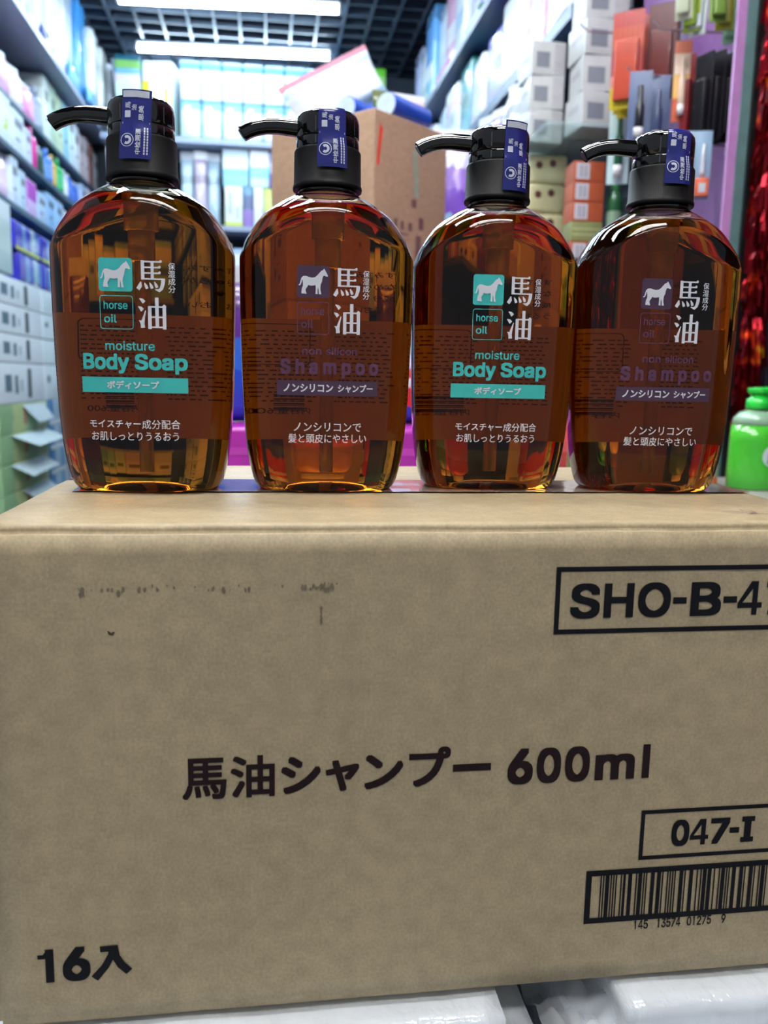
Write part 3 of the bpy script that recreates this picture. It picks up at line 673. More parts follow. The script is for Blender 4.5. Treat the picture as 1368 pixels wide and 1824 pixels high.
ORD = ['first', 'second', 'third', 'fourth', 'fifth', 'sixth', 'seventh', 'eighth', 'ninth', 'tenth', 'eleventh', 'twelfth', 'thirteenth', 'fourteenth', 'fifteenth', 'sixteenth', 'seventeenth', 'eighteenth']
GREY = M((120, 138, 150), .5); DGREY = M((60, 78, 88), .5); BLUEP = M((70, 130, 200), .4); LIME = M((190, 215, 60), .4)

# ------------------------------------------------------------------ left rack: boards and goods facing the aisle (+x)
shelf_m = M((152, 164, 190), .4); shelf_d = M((60, 92, 112), .45)
def rack(name, label, boards, uprights, mats):
    t = thing(name, label, 'shelf rack', (0, 0, -1.2))
    for i, (x0, x1, y0, y1, z, th) in enumerate(boards):
        mb = MB(); mb.box(x0, x1, y0, y1, z-th+1.2, z+1.2); mb.build('shelf_board', mats[i % len(mats)], t)
    for (x0, x1, y0, y1, z1) in uprights:
        mb = MB(); mb.box(x0, x1, y0, y1, 0, z1+1.2); mb.build('upright', mats[0], t)
    return t
rack('shelf_rack', 'long pale shelf rack along the left side of the aisle',
     [(-1.40, -.88, 2.7, 5.70, 1.590, .03), (-1.40, -.95, 2.7, 5.70, 1.230, .018), (-1.40, -.93, 2.7, 5.70, 1.010, .02), (-1.40, -.93, 2.7, 5.70, .780, .025), (-1.40, -.87, 2.7, 5.70, -.560, .03)],
     [(-1.415, -1.40, 2.7, 2.74, 2.2), (-1.415, -1.40, 4.2, 4.24, 2.2), (-1.415, -1.40, 5.64, 5.68, 2.2)], [shelf_m, shelf_d, shelf_d, shelf_d, shelf_m])
W1 = (236, 243, 248); W2 = (214, 230, 240); PALEG = (214, 232, 214); CYAN = (150, 214, 226)
# top board: tall bright bundles with coloured bags hanging over the front
tall = [(3.06, W1, .74, 'white'), (3.30, (224, 238, 246), .76, 'bluish white'), (3.54, W1, .75, 'white'), (3.78, (232, 236, 246), .77, 'milky white'), (4.02, W1, .75, 'white'), (4.26, (226, 240, 246), .78, 'pale blue white'), (4.50, W1, .76, 'white'), (4.74, (220, 228, 236), .72, 'silvery white'), (4.98, (70, 150, 216), .58, 'bright blue'), (5.22, W1, .49, 'white'), (5.41, (206, 212, 206), .45, 'greyish'), (5.60, (222, 230, 240), .42, 'pale')]
for i, (y, c, h, nm) in enumerate(tall):
    box_thing('tall_pack', f'{nm} tall wrapped pack on the top left shelf, {ORD[i]} from the front', 'pack', 'tall packs on the top left shelf', (-1.045+.11*max(0, y-4.55), y, 1.591), (.20, .225 if y < 5.2 else .18, h), bands([(0, c), (.3, tuple(min(255, v+10) for v in c)), (.55, tuple(int(v*.93) for v in c)), (.75, c)], 'z', .22, 3, .92, .3, .3), 0, [], .03)
for i, (y, z, w_, h_, c, nm) in enumerate([(3.58, 1.591, .15, .14, (190, 160, 212), 'mauve'), (3.76, 1.591, .19, .12, (60, 160, 170), 'teal'), (4.20, 1.591, .22, .12, (40, 46, 128), 'navy striped'), (4.43, 1.591, .18, .12, (222, 206, 232), 'pale pink'), (4.70, 1.591, .24, .12, (70, 160, 216), 'sky blue'), (5.00, 1.591, .22, .10, (80, 160, 208), 'steel blue')]):
    pouch_thing('small_bag', f'{nm} soft bag lying low at the edge of the top left shelf', 'bag', 'small bags along the top left shelf edge', (-.917+.11*max(0, y-4.55), y, z), (w_, .045, h_), bands([(0, c), (.35, tuple(int(v*.8) for v in c)), (.55, c)], 'z', .3, 0, .8, .2, .1) if i == 2 else M(c, .3, coat=.3), R(90), 0, M(c, .3), 3+i)
# second board: boxes, pouches and bottles
row2 = [('carton', 3.10, .16, .26, (222, 238, 246), 'white'), ('carton', 3.28, .16, .28, (206, 226, 240), 'pale blue'), ('pouch', 3.46, .17, .22, (214, 232, 236), 'pale green striped'), ('pouch', 3.65, .18, .20, (230, 180, 220), 'pink flowered'), ('pouch', 3.85, .18, .20, (236, 226, 240), 'white and lilac'), ('pouch', 4.05, .18, .19, (228, 150, 200), 'rose pink'), ('bottle', 4.21, .045, .22, (150, 168, 190), 'grey blue'), ('carton', 4.34, .12, .30, (226, 238, 232), 'ivory'), ('carton', 4.48, .12, .30, (186, 212, 186), 'pale sage'), ('carton', 4.62, .12, .29, (206, 224, 190), 'lime tinted'), ('carton', 4.76, .12, .30, (150, 205, 226), 'aqua'), ('carton', 4.90, .12, .31, (220, 240, 250), 'ice white'), ('carton', 5.04, .12, .26, (230, 238, 246), 'plain white'), ('carton', 5.18, .12, .24, (208, 190, 196), 'dusty pink'), ('carton', 5.32, .12, .26, (214, 200, 206), 'beige pink'), ('carton', 5.46, .12, .26, (170, 110, 100), 'brick red'), ('carton', 5.60, .12, .24, (226, 232, 240), 'off white')]
row3 = [('carton', 3.12, .17, .19, (226, 238, 248), 'white'), ('carton', 3.32, .17, .19, (222, 236, 246), 'white crescent print'), ('carton', 3.52, .17, .19, (228, 240, 246), 'white crescent print'), ('carton', 3.72, .17, .18, (220, 232, 248), 'bluish white'), ('carton', 3.88, .10, .15, (214, 224, 246), 'lavender white'), ('bottle', 4.01, .042, .20, (226, 60, 160), 'hot pink'), ('pouch', 4.16, .12, .16, (10, 66, 50), 'dark green'), ('bottle', 4.30, .042, .17, (70, 130, 226), 'cornflower blue'), ('bottle', 4.42, .035, .17, (206, 160, 50), 'mustard'), ('bottle', 4.54, .042, .18, (20, 170, 90), 'emerald green'), ('bottle', 4.66, .04, .15, (220, 226, 232), 'pearl white'), ('pouch', 4.80, .13, .17, (60, 110, 210), 'royal blue'), ('pouch', 4.95, .12, .16, (40, 96, 200), 'deep blue'), ('carton', 5.10, .13, .16, (170, 196, 232), 'soft blue'), ('carton', 5.26, .13, .17, (226, 214, 222), 'pinkish'), ('carton', 5.42, .13, .16, (120, 160, 220), 'mid blue'), ('carton', 5.58, .13, .17, (216, 226, 240), 'pale')]
row4 = [('pouch', 3.10, .18, .19, (236, 214, 244), 'pale lilac'), ('pouch', 3.30, .18, .20, (236, 190, 236), 'pink flowered'), ('pouch', 3.49, .16, .20, (240, 216, 246), 'pale pink'), ('carton', 3.63, .10, .20, (214, 230, 248), 'tall icy blue'), ('carton', 3.75, .09, .17, (196, 222, 246), 'light blue'), ('carton', 3.90, .16, .16, (214, 190, 236), 'white and violet'), ('carton', 4.08, .16, .14, (186, 214, 244), 'powder blue'), ('carton', 4.26, .16, .17, (150, 196, 240), 'sky blue'), ('carton', 4.44, .16, .17, (160, 204, 244), 'sky blue'), ('carton', 4.62, .16, .15, (236, 236, 246), 'white'), ('carton', 4.80, .16, .16, (140, 170, 226), 'blue grey'), ('carton', 4.98, .16, .17, (226, 232, 246), 'white'), ('carton', 5.16, .16, .17, (200, 216, 236), 'pale'), ('carton', 5.34, .16, .16, (190, 206, 230), 'pale blue'), ('carton', 5.52, .16, .17, (220, 226, 240), 'white')]
for row, z, x, nm in ((row2, 1.2312, -1.03, 'second'), (row3, 1.0112, -1.01, 'third'), (row4, .7812, -1.01, 'fourth')):
    for i, (k, y, w_, h, c, cn) in enumerate(row):
        pos = f'on the {nm} left shelf, {ORD[i]} from the front'; gp = f'goods on the {nm} left shelf'
        if k == 'carton':
            dk = M(tuple(int(v*.55) for v in c), .4); fc = [('+x', .15, .85, .62, .80), ('+x', .2, .6, .3, .36), ('-y', .2, .8, .55, .8), ('-y', .25, .75, .2, .3)]
            if 'crescent' in cn: dk = M((206, 222, 90), .4); fc = [('+x', .3, .65, .28, .36), ('+x', .5, .7, .36, .55), ('-y', .3, .7, .3, .5)]
            if 'violet' in cn: dk = M((180, 40, 190), .4); fc = [('+x', .02, .98, .45, .95), ('-y', .3, .98, .2, .95)]
            box_thing('product_box', f'{cn} product box {pos}', 'box', gp, (x, y, z), (.14, w_, h), bands([(0, c), (.25, tuple(min(255, int(v*1.05)) for v in c)), (.8, tuple(int(v*.94) for v in c))], 'z', .35), 0, [(dk, fc)], .003)
        elif k == 'pouch':
            pouch_thing('soft_pouch', f'{cn} pouch {pos}', 'pouch', gp, (x+.02, y, z), (w_, .08, h), bands([(0, c), (.3, tuple(min(255, v+14) for v in c)), (.6, c)], 'z', .3, 6 if 'strip' in cn or 'flower' in cn else 0, .8, .2, .25), R(78), 0, None, i*2.3)
        else:
            bottle_thing('plastic_bottle', f'{cn} bottle {pos}', gp, (x+.03, y, z), w_, h, c, tuple(int(v*.85) for v in c), None if 'pink' in cn else tuple(min(255, int(v*.8+60)) for v in c))
# lower stacks on the bottom board, topped by blue tissue packs
def left_low(label, cat, name, y0, y1, z0, z1, mat, prints, x1=-.905, bev=.004, grp=None):
    return box_thing(name, label, cat, grp, (x1-.15, (y0+y1)/2, z0), (.30, y1-y0, z1-z0), mat, 0, prints, bev)
mint = bands([(0, (190, 214, 212)), (.3, (206, 226, 220)), (.75, (222, 236, 236))], 'z', .3, 4, .95)
left_low('tall pale mint carton at the left edge above the white boxes', 'box', 'tall_carton', 3.02, 3.40, .462, .742, mint, [(GREY, [('+x', .2, .5, .3, .34)])])
tis = bands([(0, (50, 50, 190)), (.30, (130, 170, 226)), (.42, (60, 70, 200)), (.62, (196, 220, 238)), (.78, (70, 100, 206))], 'y', .22, 0, .8, .4, .14)
for i, (y0, y1, z0, z1) in enumerate(((3.45, 3.86, .580, .700), (3.88, 4.28, .582, .700), (4.30, 4.70, .582, .700), (3.50, 3.88, .452, .576), (3.90, 4.28, .452, .576), (4.30, 4.70, .452, .576))):
    left_low(f'blue and white tissue pack, {["front", "middle", "rear"][i % 3]} of the {"upper" if i < 3 else "lower"} layer under the left shelves', 'tissue pack', 'tissue_pack', y0, y1, z0, z1, tis, [(M((196, 206, 96), .4), [('+x', .02, .98, .0, .12)])] if i < 3 else [], bev=.018, grp='blue tissue packs on the left stack')
whitebox = M((236, 246, 252), .35, .03); lines_m = M((92, 120, 136), .5); dark_m = M((38, 62, 70), .5)
def wb_print(y): return [(lines_m, [('+x', .18, .30, .3, .72), ('+x', .36, .42, .25, .70), ('+x', .48, .5, .3, .6)]), (dark_m, [('+x', .62, .69, .12, .88)])]
lev = [(.340, .449), (.222, .336), (.104, .218), (-.066, .100)]
for i, (z0, z1) in enumerate(lev):
    left_low(f'white carton with small dark print in the {ORD[i]} layer under the tissue packs, front one', 'box', 'white_carton', 3.08, 3.84, z0, z1, whitebox, wb_print(i), grp='white cartons stacked at the left')
    left_low(f'white carton in the {ORD[i]} layer under the tissue packs, just behind the front one', 'box', 'white_carton', 3.855, 4.22, z0, z1, M((226, 242, 248), .35, .03), [(DGREY if i % 2 else BLUEP, [('+x', .6, .92, .1, .9)]) if i in (0, 2) else (lines_m, [('+x', .1, .25, .5, .7)])], grp='white cartons stacked at the left')
green = bands([(0, (150, 190, 140)), (.25, (196, 212, 150)), (.5, (170, 204, 160)), (.75, (206, 220, 180))], 'y', .35, 0, .8, 0, .2)
slip = M((196, 216, 222), .4)
for i in range(4):
    z1 = -.068-.122*i; z0 = z1-.119
    t = left_low(f'yellow green carton with a white slip, {ORD[i]} from the top at lower left', 'box', 'green_carton', 3.12, 3.86, z0, z1, green, [(M((196, 120, 110), .5), [('+x', .46, .52, .25, .85)])], grp='green cartons at the lower left')
    mb = MB(); ya, yb, dx, dz = [(-.05, .30, .035, .075), (-.22, .33, .075, .045), (-.25, .28, .055, .05), (-.10, .34, .05, .06)][i]
    mb.quad((.1508, ya, .112), (.1508, yb, .112), (.1508+dx, yb+.06, .112-dz), (.1508+dx, ya+.13, .107-dz)); mb.quad((.1508, ya, .1125), (.1508+dx, ya+.13, .1075-dz), (.1508+dx, yb+.06, .1125-dz), (.1508, yb, .1125))
    tag(mb.build('paper_slip', slip, t), label='white folded paper slip')
    left_low(f'pale blue carton behind the green ones, {ORD[i]} layer from the top', 'box', 'blue_carton', 3.88, 4.24, z0, z1, bands([(0, (90, 150, 200)), (.3, (190, 214, 234)), (.6, (120, 176, 216)), (.85, (226, 236, 244))], 'y', .3, 0, .8, 0, .1), [(whitebox, [('+x', .05, .95, .0, .18)])], grp='pale blue cartons at the lower left')

# ------------------------------------------------------------------ back rack facing the camera (-y)
rack('shelf_rack', 'pale shelf rack across the back wall', [(-.86, .93, 5.22, 5.72, 1.517, .035), (-.86, .93, 5.25, 5.72, 1.005, .03), (-.86, .93, 5.25, 5.72, .54, .03), (-.86, .93, 5.25, 5.72, -.02, .03)],
     [(-.86, -.845, 5.70, 5.72, 2.1), (.915, .93, 5.70, 5.72, 2.1), (-.13, -.115, 5.70, 5.72, 1.5)], [shelf_m])
for row in range(2):
    for i in range(8):
        x = -.322+.1285*i; z = 1.5175+.231*row
        if row == 0: mt = bands([(0, (70, 150, 210)), (.10, [(190, 224, 206), (196, 226, 200), (206, 216, 240), (190, 214, 240)][i // 2 % 4]), (.45, (206, 232, 240)), (.78, (120, 190, 226)), (.93, (90, 165, 215))], 'z', .3, 5, .84, .3)
        else: mt = bands([(0, (226, 240, 240)), (.35, [(230, 232, 244), (214, 228, 246), (236, 240, 220), (206, 222, 244)][i % 4]), (.62, (250, 252, 252)), (.78, (110, 180, 222)), (.92, (150, 205, 232))], 'z', .3, 5, .84, .3)
        box_thing('shrink_pack', f'shrink wrapped blue topped pack on the back shelf, {"lower" if row == 0 else "upper"} row, {ORD[i]} from left', 'pack', 'shrink wrapped packs on the top back shelf', (x, 5.36, z), (.122, .16, .229), mt, 0, [(M((248, 250, 252), .25), [('-y', .12, .9, .58, .74)] if row else [('-y', .2, .5, .74, .86)])], .012)
box_thing('shrink_pack', 'green and blue striped pack at the left end of the top back shelf, upper one', 'pack', 'packs at the left end of the top back shelf', (-.700, 5.40, 1.7505), (.15, .2, .242), bands([(0, (206, 230, 214)), (.35, (214, 200, 214)), (.55, (110, 170, 200)), (.68, (120, 176, 90)), (.88, (30, 90, 110))], 'z', .3, 6, .8), 0, [], .006)
box_thing('shrink_pack', 'pale striped pack at the left end of the top back shelf, lower one', 'pack', 'packs at the left end of the top back shelf', (-.700, 5.40, 1.5175), (.15, .2, .230), bands([(0, (120, 176, 190)), (.2, (206, 230, 220)), (.7, (226, 236, 236))], 'z', .3, 6, .8), 0, [], .006)
box_thing('large_carton', 'white carton with yellow flame print on the top back shelf', 'box', None, (-.505, 5.44, 1.5175), (.185, .25, .455), bands([(0, (206, 232, 226)), (.55, (236, 246, 246)), (.95, (226, 240, 244))], 'z', .35, 0, .8, 0, .1), R(-8), [(M((226, 220, 40), .4), [('-y', .0, .22, .48, .75), ('-y', .38, .46, .45, .66), ('-y', .72, .84, .46, .66), ('-y', .9, .98, .40, .62)])], .006)
for i, (x, z, h, c, nm) in enumerate([(.700, 1.5175, .22, (140, 110, 196), 'purple based'), (.700, 1.740, .22, (190, 206, 190), 'pale grey green'), (.835, 1.5175, .30, (90, 120, 190), 'blue striped'), (.835, 1.820, .19, (110, 200, 60), 'bright lime')]):
    box_thing('shrink_pack', f'{nm} pack at the right end of the top back shelf', 'pack', 'packs at the right end of the top back shelf', (x, 5.36, z), (.125, .16, h), bands([(0, c), (.5, tuple(min(255, int(v*.6+90)) for v in c)), (.75, c)], 'z', .3, 5, .8), 0, [], .008)
# hanging bags and boxes between the two upper back boards
for i, (x, c, nm) in enumerate([(-.78, (206, 220, 226), 'grey white'), (-.64, (226, 222, 240), 'lavender white'), (-.50, (214, 232, 240), 'ice blue'), (-.355, (206, 228, 236), 'pale aqua'), (-.27, (216, 196, 214), 'pale pink'), (-.19, (190, 212, 226), 'grey blue')]):
    pouch_thing('clear_bag', f'{nm} crinkled plastic bag standing on the second back shelf', 'bag', 'plastic bags on the second back shelf', (x, 5.34+.03*(i % 2), 1.006), (.135 if i < 3 else .082, .09, .46), bands([(0, c), (.3, tuple(min(255, v+16) for v in c)), (.6, tuple(int(v*.85) for v in c)), (.75, c)], 'z', .2, 2, .8, .4, .3), R(4*(-1)**i), 0, None, 11+i)
def back_box(label, x0, x1, z0, z1, stops, prints=(), grp='boxes on the second back shelf', stripes=0, y=5.36, ax='z'):
    return box_thing('product_box', label, 'box', grp, ((x0+x1)/2, y, z0), (x1-x0, .16, z1-z0), bands(stops, ax, .35, stripes, .7), 0, prints, .003)
back_box('white box with yellow edge on the second back shelf, under the pale blue one', -.118, -.008, 1.006, 1.252, [(0, (206, 222, 90)), (.12, (226, 236, 226)), (.55, (244, 248, 248))], [(M((190, 200, 226), .4), [('-y', .15, .45, .3, .85), ('-y', .6, .8, .2, .5)])])
back_box('pale blue and white box with a slanted blue band on the second back shelf', -.130, .030, 1.253, 1.480, [(0, (150, 206, 232)), (.42, (214, 230, 236)), (.8, (196, 216, 226))], [(M((130, 196, 230), .4), [('-y', .0, 1, .28, .45)])])
back_box('narrow dark teal and violet box on the second back shelf', -.003, .058, 1.006, 1.252, [(0, (150, 120, 200)), (.45, (60, 90, 140)), (.8, (90, 150, 180))], (), stripes=5)
back_box('white box with a wide cyan lower half on the second back shelf', .040, .158, 1.253, 1.478, [(0, (206, 240, 240)), (.25, (140, 232, 232)), (.55, (244, 246, 250))], [])
back_box('slim white box on the second back shelf, beside the lime one', .063, .122, 1.006, 1.252, [(0, (226, 226, 240)), (.5, (244, 246, 250))], [])
back_box('lime green box on the second back shelf', .127, .230, 1.006, 1.245, [(0, (150, 130, 190)), (.4, (206, 226, 110)), (.8, (196, 214, 90))], [])
back_box('violet backed box on the second back shelf, behind the brown carton', .165, .300, 1.253, 1.475, [(0, (120, 90, 190)), (.4, (200, 206, 236)), (.7, (150, 150, 210))], [])
for i in range(4): back_box(f'tall pale box on the second back shelf, {ORD[i]} right of the lime one', .305+.148*i, .445+.148*i, 1.006, 1.40, [(0, [(150, 190, 220), (220, 190, 220), (190, 220, 200), (150, 150, 210)][i]), (.4, (226, 236, 244)), (.8, (190, 214, 232))], [])
for lv, (z0, h) in enumerate(((.541, .36), (-.019, .42))):
    for i in range(9):
        x0 = -.84+.192*i; c = [(150, 214, 206), (190, 214, 232), (120, 180, 190), (226, 236, 240), (150, 200, 226), (214, 196, 226), (236, 214, 196), (190, 226, 196), (160, 190, 226)][(i*2+lv*3) % 9]
        back_box(f'box standing on the {"third" if lv == 0 else "fourth"} back shelf, {ORD[i]} from the left', x0, x0+.182, z0, z0+h-.03*(i % 3), [(0, c), (.3, tuple(min(255, v+20) for v in c)), (.65, (232, 240, 244)), (.9, c)], [(M(tuple(int(v*.6) for v in c), .4), [('-y', .2, .8, .4, .55)])], f'boxes on the {"third" if lv == 0 else "fourth"} back shelf')

# ------------------------------------------------------------------ right rack: boards with bags and boxes facing the aisle (-x)
navy = M((44, 66, 104), .4)
rack('shelf_rack', 'dark edged shelf rack along the right side of the aisle', [(.95, 1.44, 2.05, 5.20, 1.470, .03), (.98, 1.44, 2.05, 5.20, 1.110, .036), (.875, 1.44, 1.89, 5.20, .752, .010), (.86, 1.44, 1.86, 5.20, .400, .02)],
     [(1.42, 1.44, 1.86, 1.90, 2.1), (1.42, 1.44, 3.4, 3.44, 2.1), (1.42, 1.44, 5.15, 5.19, 2.1)], [navy, navy, film('glass_shelf', (.86, .95, .95), .22, .05), M((60, 60, 66), .4)])
up = [((236, 244, 248), 'white'), ((196, 224, 236), 'pale aqua'), ((230, 240, 246), 'bright white'), ((70, 160, 160), 'teal'), ((236, 240, 250), 'milky white'), ((120, 110, 216), 'violet'), ((226, 236, 246), 'icy white'), ((216, 170, 196), 'rosy'), ((230, 242, 248), 'clean white'), ((110, 170, 226), 'sky blue'), ((234, 244, 248), 'snow white'), ((196, 206, 240), 'lavender')]
for i in range(12):
    c, nm = up[i]; y = 2.20+.245*i; h = .44+.14*((i*7) % 5)/4; mid = tuple(min(255, v+14) for v in c); low = up[(i*7+3) % 12][0]
    box_thing('wrapped_pack', f'{nm} wrapped pack on the top right shelf, {ORD[i]} from the front', 'pack', 'wrapped packs on the top right shelf', (1.115+.012*(i % 3), y, 1.471), (.20, .218, h), bands([(0, c), (.16, low if i % 2 else mid), (.26, mid), (.66, c), (.86, tuple(int(v*.75) for v in c))], 'z', .2, 2, .85, .4, .25), R((i*37 % 5)-2), [(M(tuple(int(v*.7) for v in low), .4), [('-x', .15, .8, .35, .5)])], .022)
    c, nm = up[(i*5+2) % 12]; h = .24+.07*((i*3) % 4)/3; mid = tuple(min(255, v+14) for v in c); low = up[(i*5+1) % 12][0]
    box_thing('wrapped_pack', f'{nm} wrapped pack on the second right shelf, {ORD[i]} from the front', 'pack', 'wrapped packs on the second right shelf', (1.085+.012*(i % 2), y, 1.111), (.20, .216, h), bands([(0, mid), (.3, c), (.62, low if i % 3 == 0 else mid), (.8, c)], 'z', .2, 2, .85, .4, .25), R((i*23 % 7)-3), [(M(tuple(int(v*.65) for v in c), .4), [('-x', .2, .7, .4, .6)])], .02)
for i, (y, c, nm) in enumerate([(2.26, (80, 60, 190), 'violet'), (2.56, (36, 110, 96), 'dark green'), (2.86, (130, 140, 80), 'olive'), (3.20, (30, 110, 100), 'sea green'), (3.8, (190, 90, 170), 'magenta')]):
    mb = MB(); t = thing('rolled_pack', f'{nm} rolled pack at the edge of the top right shelf', 'roll', (.985, y, 1.1115+.361), R(90), 'rolled packs along the top right shelf edge')
    mb.tube([(-.12, 0, .028), (.12, 0, .028)], .027, 18); mb.build('roll', M(c, .35, coat=.3), t); mb = MB(); mb.tube([(-.128, 0, .028), (-.1205, 0, .028)], .012, 12); mb.build('core', M((210, 210, 214)), t)
# white cosmetic cartons with barcodes, two columns on the third board
grx = M((186, 188, 188), .4, .04); code_m = M((120, 124, 134), .5)
for col, (x, y, n0) in enumerate(((1.035, 1.985, 4), (.935, 2.16, 3))):
    for k in range(n0):
        box_thing('cosmetic_box', f'grey white box with a barcode patch in the {"nearer" if col == 0 else "farther"} right stack, {ORD[k]} from the bottom', 'box', 'white boxes stacked on the right shelf', (x+.004*(k % 2), y, .7525+.0915*k), (.118 if col == 0 else .10, .12, .0905), grx, R(3*(-1)**k), [(code_m, [('-y', .12, .52, .22, .68)]), (M((170, 168, 172), .5), [('-y', .66, .99, .05, .95), ('-x', .2, .8, .5, .7)])], .002)
box_thing('cosmetic_box', 'tall grey beige box on top of the nearer white stack at the right', 'box', None, (1.035, 1.985, .7525+.0915*4+.0008), (.118, .12, .20), M((206, 200, 192), .4, .04), 0, [(code_m, [('-y', .1, .5, .55, .8), ('-y', .1, .5, .25, .4)])], .002)
for i, (x, y, h, c, nm) in enumerate([(.92, 2.42, .30, (226, 232, 238), 'white'), (.92, 2.62, .28, (140, 120, 200), 'purple'), (.92, 2.82, .31, (40, 70, 150), 'dark blue'), (.92, 3.02, .29, (222, 236, 244), 'ice white'), (.92, 3.22, .30, (200, 220, 236), 'pale blue'), (.92, 3.5, .31, (236, 240, 246), 'bright white'), (.92, 3.8, .30, (200, 190, 230), 'lilac'), (.92, 4.1, .31, (226, 236, 244), 'milk white'), (.92, 4.4, .30, (180, 200, 226), 'grey blue')]):
    pouch_thing('soft_pouch', f'{nm} pouch on the third right shelf, {ORD[i]} from the front', 'pouch', 'pouches on the third right shelf', (x+.05, y, .7525), (.19, .10, h*.93), bands([(0, c), (.3, tuple(min(255, v+20) for v in c)), (.62, tuple(int(v*.8) for v in c)), (.8, c)], 'z', .25, 0, .85, .3, .25), R(-70), 0, None, 60+i)
# stacks on the fourth board: cream cube boxes, orange boxes, purple and white bags
for k in range(4):
    box_thing('cream_box', f'cream cube box with brown dots, {ORD[k]} from the bottom of its stack', 'box', 'cream cube boxes at the right', (.965+.006*(k % 2), 2.22, .4005+.0843*k), (.118, .12, .0835), M((206, 198, 156), .4, .05), R(6-5*(k % 2)), [], .012)
for o in [x for x in bpy.data.objects if x.name.startswith('cream_box')]:
    mb = MB()
    for (x, z) in ((.012, .058), (-.030, .052)): mb.add([(x+.011*math.cos(a), -.0606, z+.011*math.sin(a)) for a in [2*PI*i/16 for i in range(16)]], [tuple(range(16))])
    mb.add([(-.0596, .02*0+.012*math.cos(a), .050+.012*math.sin(a)) for a in [2*PI*i/16 for i in range(16)]], [tuple(range(16))[::-1]]); mb.build('brown_dots', M((92, 50, 44), .5), o)
for k in range(5):
    oc = k != 1
    box_thing('small_box', (f'orange and grey small box with a barcode, {ORD[k]} from the bottom of its stack' if oc else 'olive patterned small box in the orange stack, second from the bottom'), 'box', 'small boxes in the orange stack', (1.010, 1.96, .4005+.0525*k), (.088, .08, .0515), M((176, 84, 48) if oc else (136, 142, 90), .4, .06), R(-2), [(M((206, 206, 214), .4), [('-y', .08, .50, .1, .9)]), (M((150, 150, 160), .4), [('-y', .14, .17, .2, .8), ('-y', .2, .26, .2, .8), ('-y', .29, .32, .2, .8), ('-y', .36, .42, .2, .8)])] if oc else [(M((186, 190, 140), .4), [('-y', .05, .95, .3, .36), ('-y', .05, .95, .6, .66)])], .002)
for i, (x, y, w_, h, c, nm) in enumerate([(.92, 2.46, .16, .30, (120, 70, 190), 'purple'), (.92, 2.68, .16, .31, (190, 170, 226), 'lilac and white'), (.92, 2.90, .16, .30, (206, 220, 240), 'pale blue'), (.92, 3.14, .16, .31, (90, 60, 170), 'deep violet'), (.92, 3.4, .18, .30, (226, 232, 240), 'white'), (.92, 3.7, .18, .31, (150, 190, 226), 'sky blue'), (.92, 4.0, .18, .30, (226, 226, 240), 'milky')]):
    pouch_thing('soft_pouch', f'{nm} pouch on the fourth right shelf, {ORD[i]} from the front', 'pouch', 'pouches on the fourth right shelf', (x+.05, y, .4005), (w_, .10, h*.97), bands([(0, c), (.4, tuple(min(255, v+30) for v in c)), (.7, c)], 'z', .25, 0, .85, .3, .3), R(-65), 0, None, 80+i)
bottle_thing('brush_bottle', 'slim dark green bottle on the fourth right shelf behind the rightmost pump', None, (1.09, 1.93, .4005), .022, .24, (40, 96, 60), (60, 130, 80), (150, 180, 150))

# hanging packs on the pink peg panel
def hook(y, z, L, label):
    t = thing('peg_hook', label, 'hook', (1.10, y, z), 0, 'wire hooks on the pink panel')
    mb = MB(); mb.tube([(0, 0, 0), (-L*.9, 0, -.004), (-L, 0, .012)], .0022, 8); mb.build('wire', M((170, 150, 160), .3, metal=.6), t)
    mb = MB(); mb.box(-.004, 0, -.012, .012, -.018, .018, bev=.0015); mb.build('back_plate', M((190, 170, 190), .35), t)
hook(1.70, .905, .22, 'wire hook holding the orange sachet cards on the pink panel'); hook(1.555, .764, .155, 'wire hook holding the grey blister packs'); hook(1.64, .918, .12, 'wire hook holding the dark red packs'); hook(1.40, .800, .17, 'wire hook holding the black comb packs'); hook(1.31, .890, .17, 'wire hook holding the yellow green sachets'); hook(1.36, .565, .14, 'wire hook holding the pale blue brush cards')
def card(label, loc, size, mat, rz, prod=None, pm=None, pk='product', grp=None, name='hanging_card', tilt=0, cat='hanging pack'):
    """a hanging card with its product bulging from the front; loc is the top centre"""
    t = thing(name, label, cat, loc, rz, grp); t.rotation_euler = (tilt, 0, rz); w_, h = size
    mb = MB(); mb.box(-w_/2, w_/2, 0, .0025, -h, 0, bev=.0008); mb.build('backing_card', mat, t)
    if prod == 'tube':
        mb = MB(); r = w_*.2; mb.lathe([(r*.8, -h*.92), (r, -h*.90), (r, -h*.50), (r*.6, -h*.44), (r*.6, -h*.24), (r*.5, -h*.22)], 18, c=(0, -r-.001)); mb.build(pk, pm, t)
        mb = MB(); mb.lathe([(r*1.02, -h*.92-.001), (r*1.04, -h*.80)], 18, c=(0, -r-.001)); mb.build('tube_cap', M((222, 222, 226), .3), t)
    if prod == 'slab':
        mb = MB(); mb.box(-w_*.36, w_*.36, -.014, -.0005, -h*.92, -h*.30, bev=.004); mb.build(pk, pm, t)
    if prod == 'brush':
        mb = MB(); mb.lathe([(w_*.10, -h*.66), (w_*.13, -h*.60), (w_*.10, -h*.36), (w_*.06, -h*.20)], 14, c=(0, -w_*.15)); mb.build('brush_handle', M((226, 228, 236), .3), t)
        mb = MB(); mb.box(-w_*.40, w_*.40, -.016, -.0005, -h*.97, -h*.70, bev=.003); mb.build(pk, pm, t)
        mb = MB(); mb.quad((-w_*.2, -.0166, -h*.92), (w_*.2, -.0166, -h*.92), (w_*.2, -.0166, -h*.78), (-w_*.2, -.0166, -h*.78)); mb.build('barcode_label', M((200, 206, 214), .4), t)
    return t
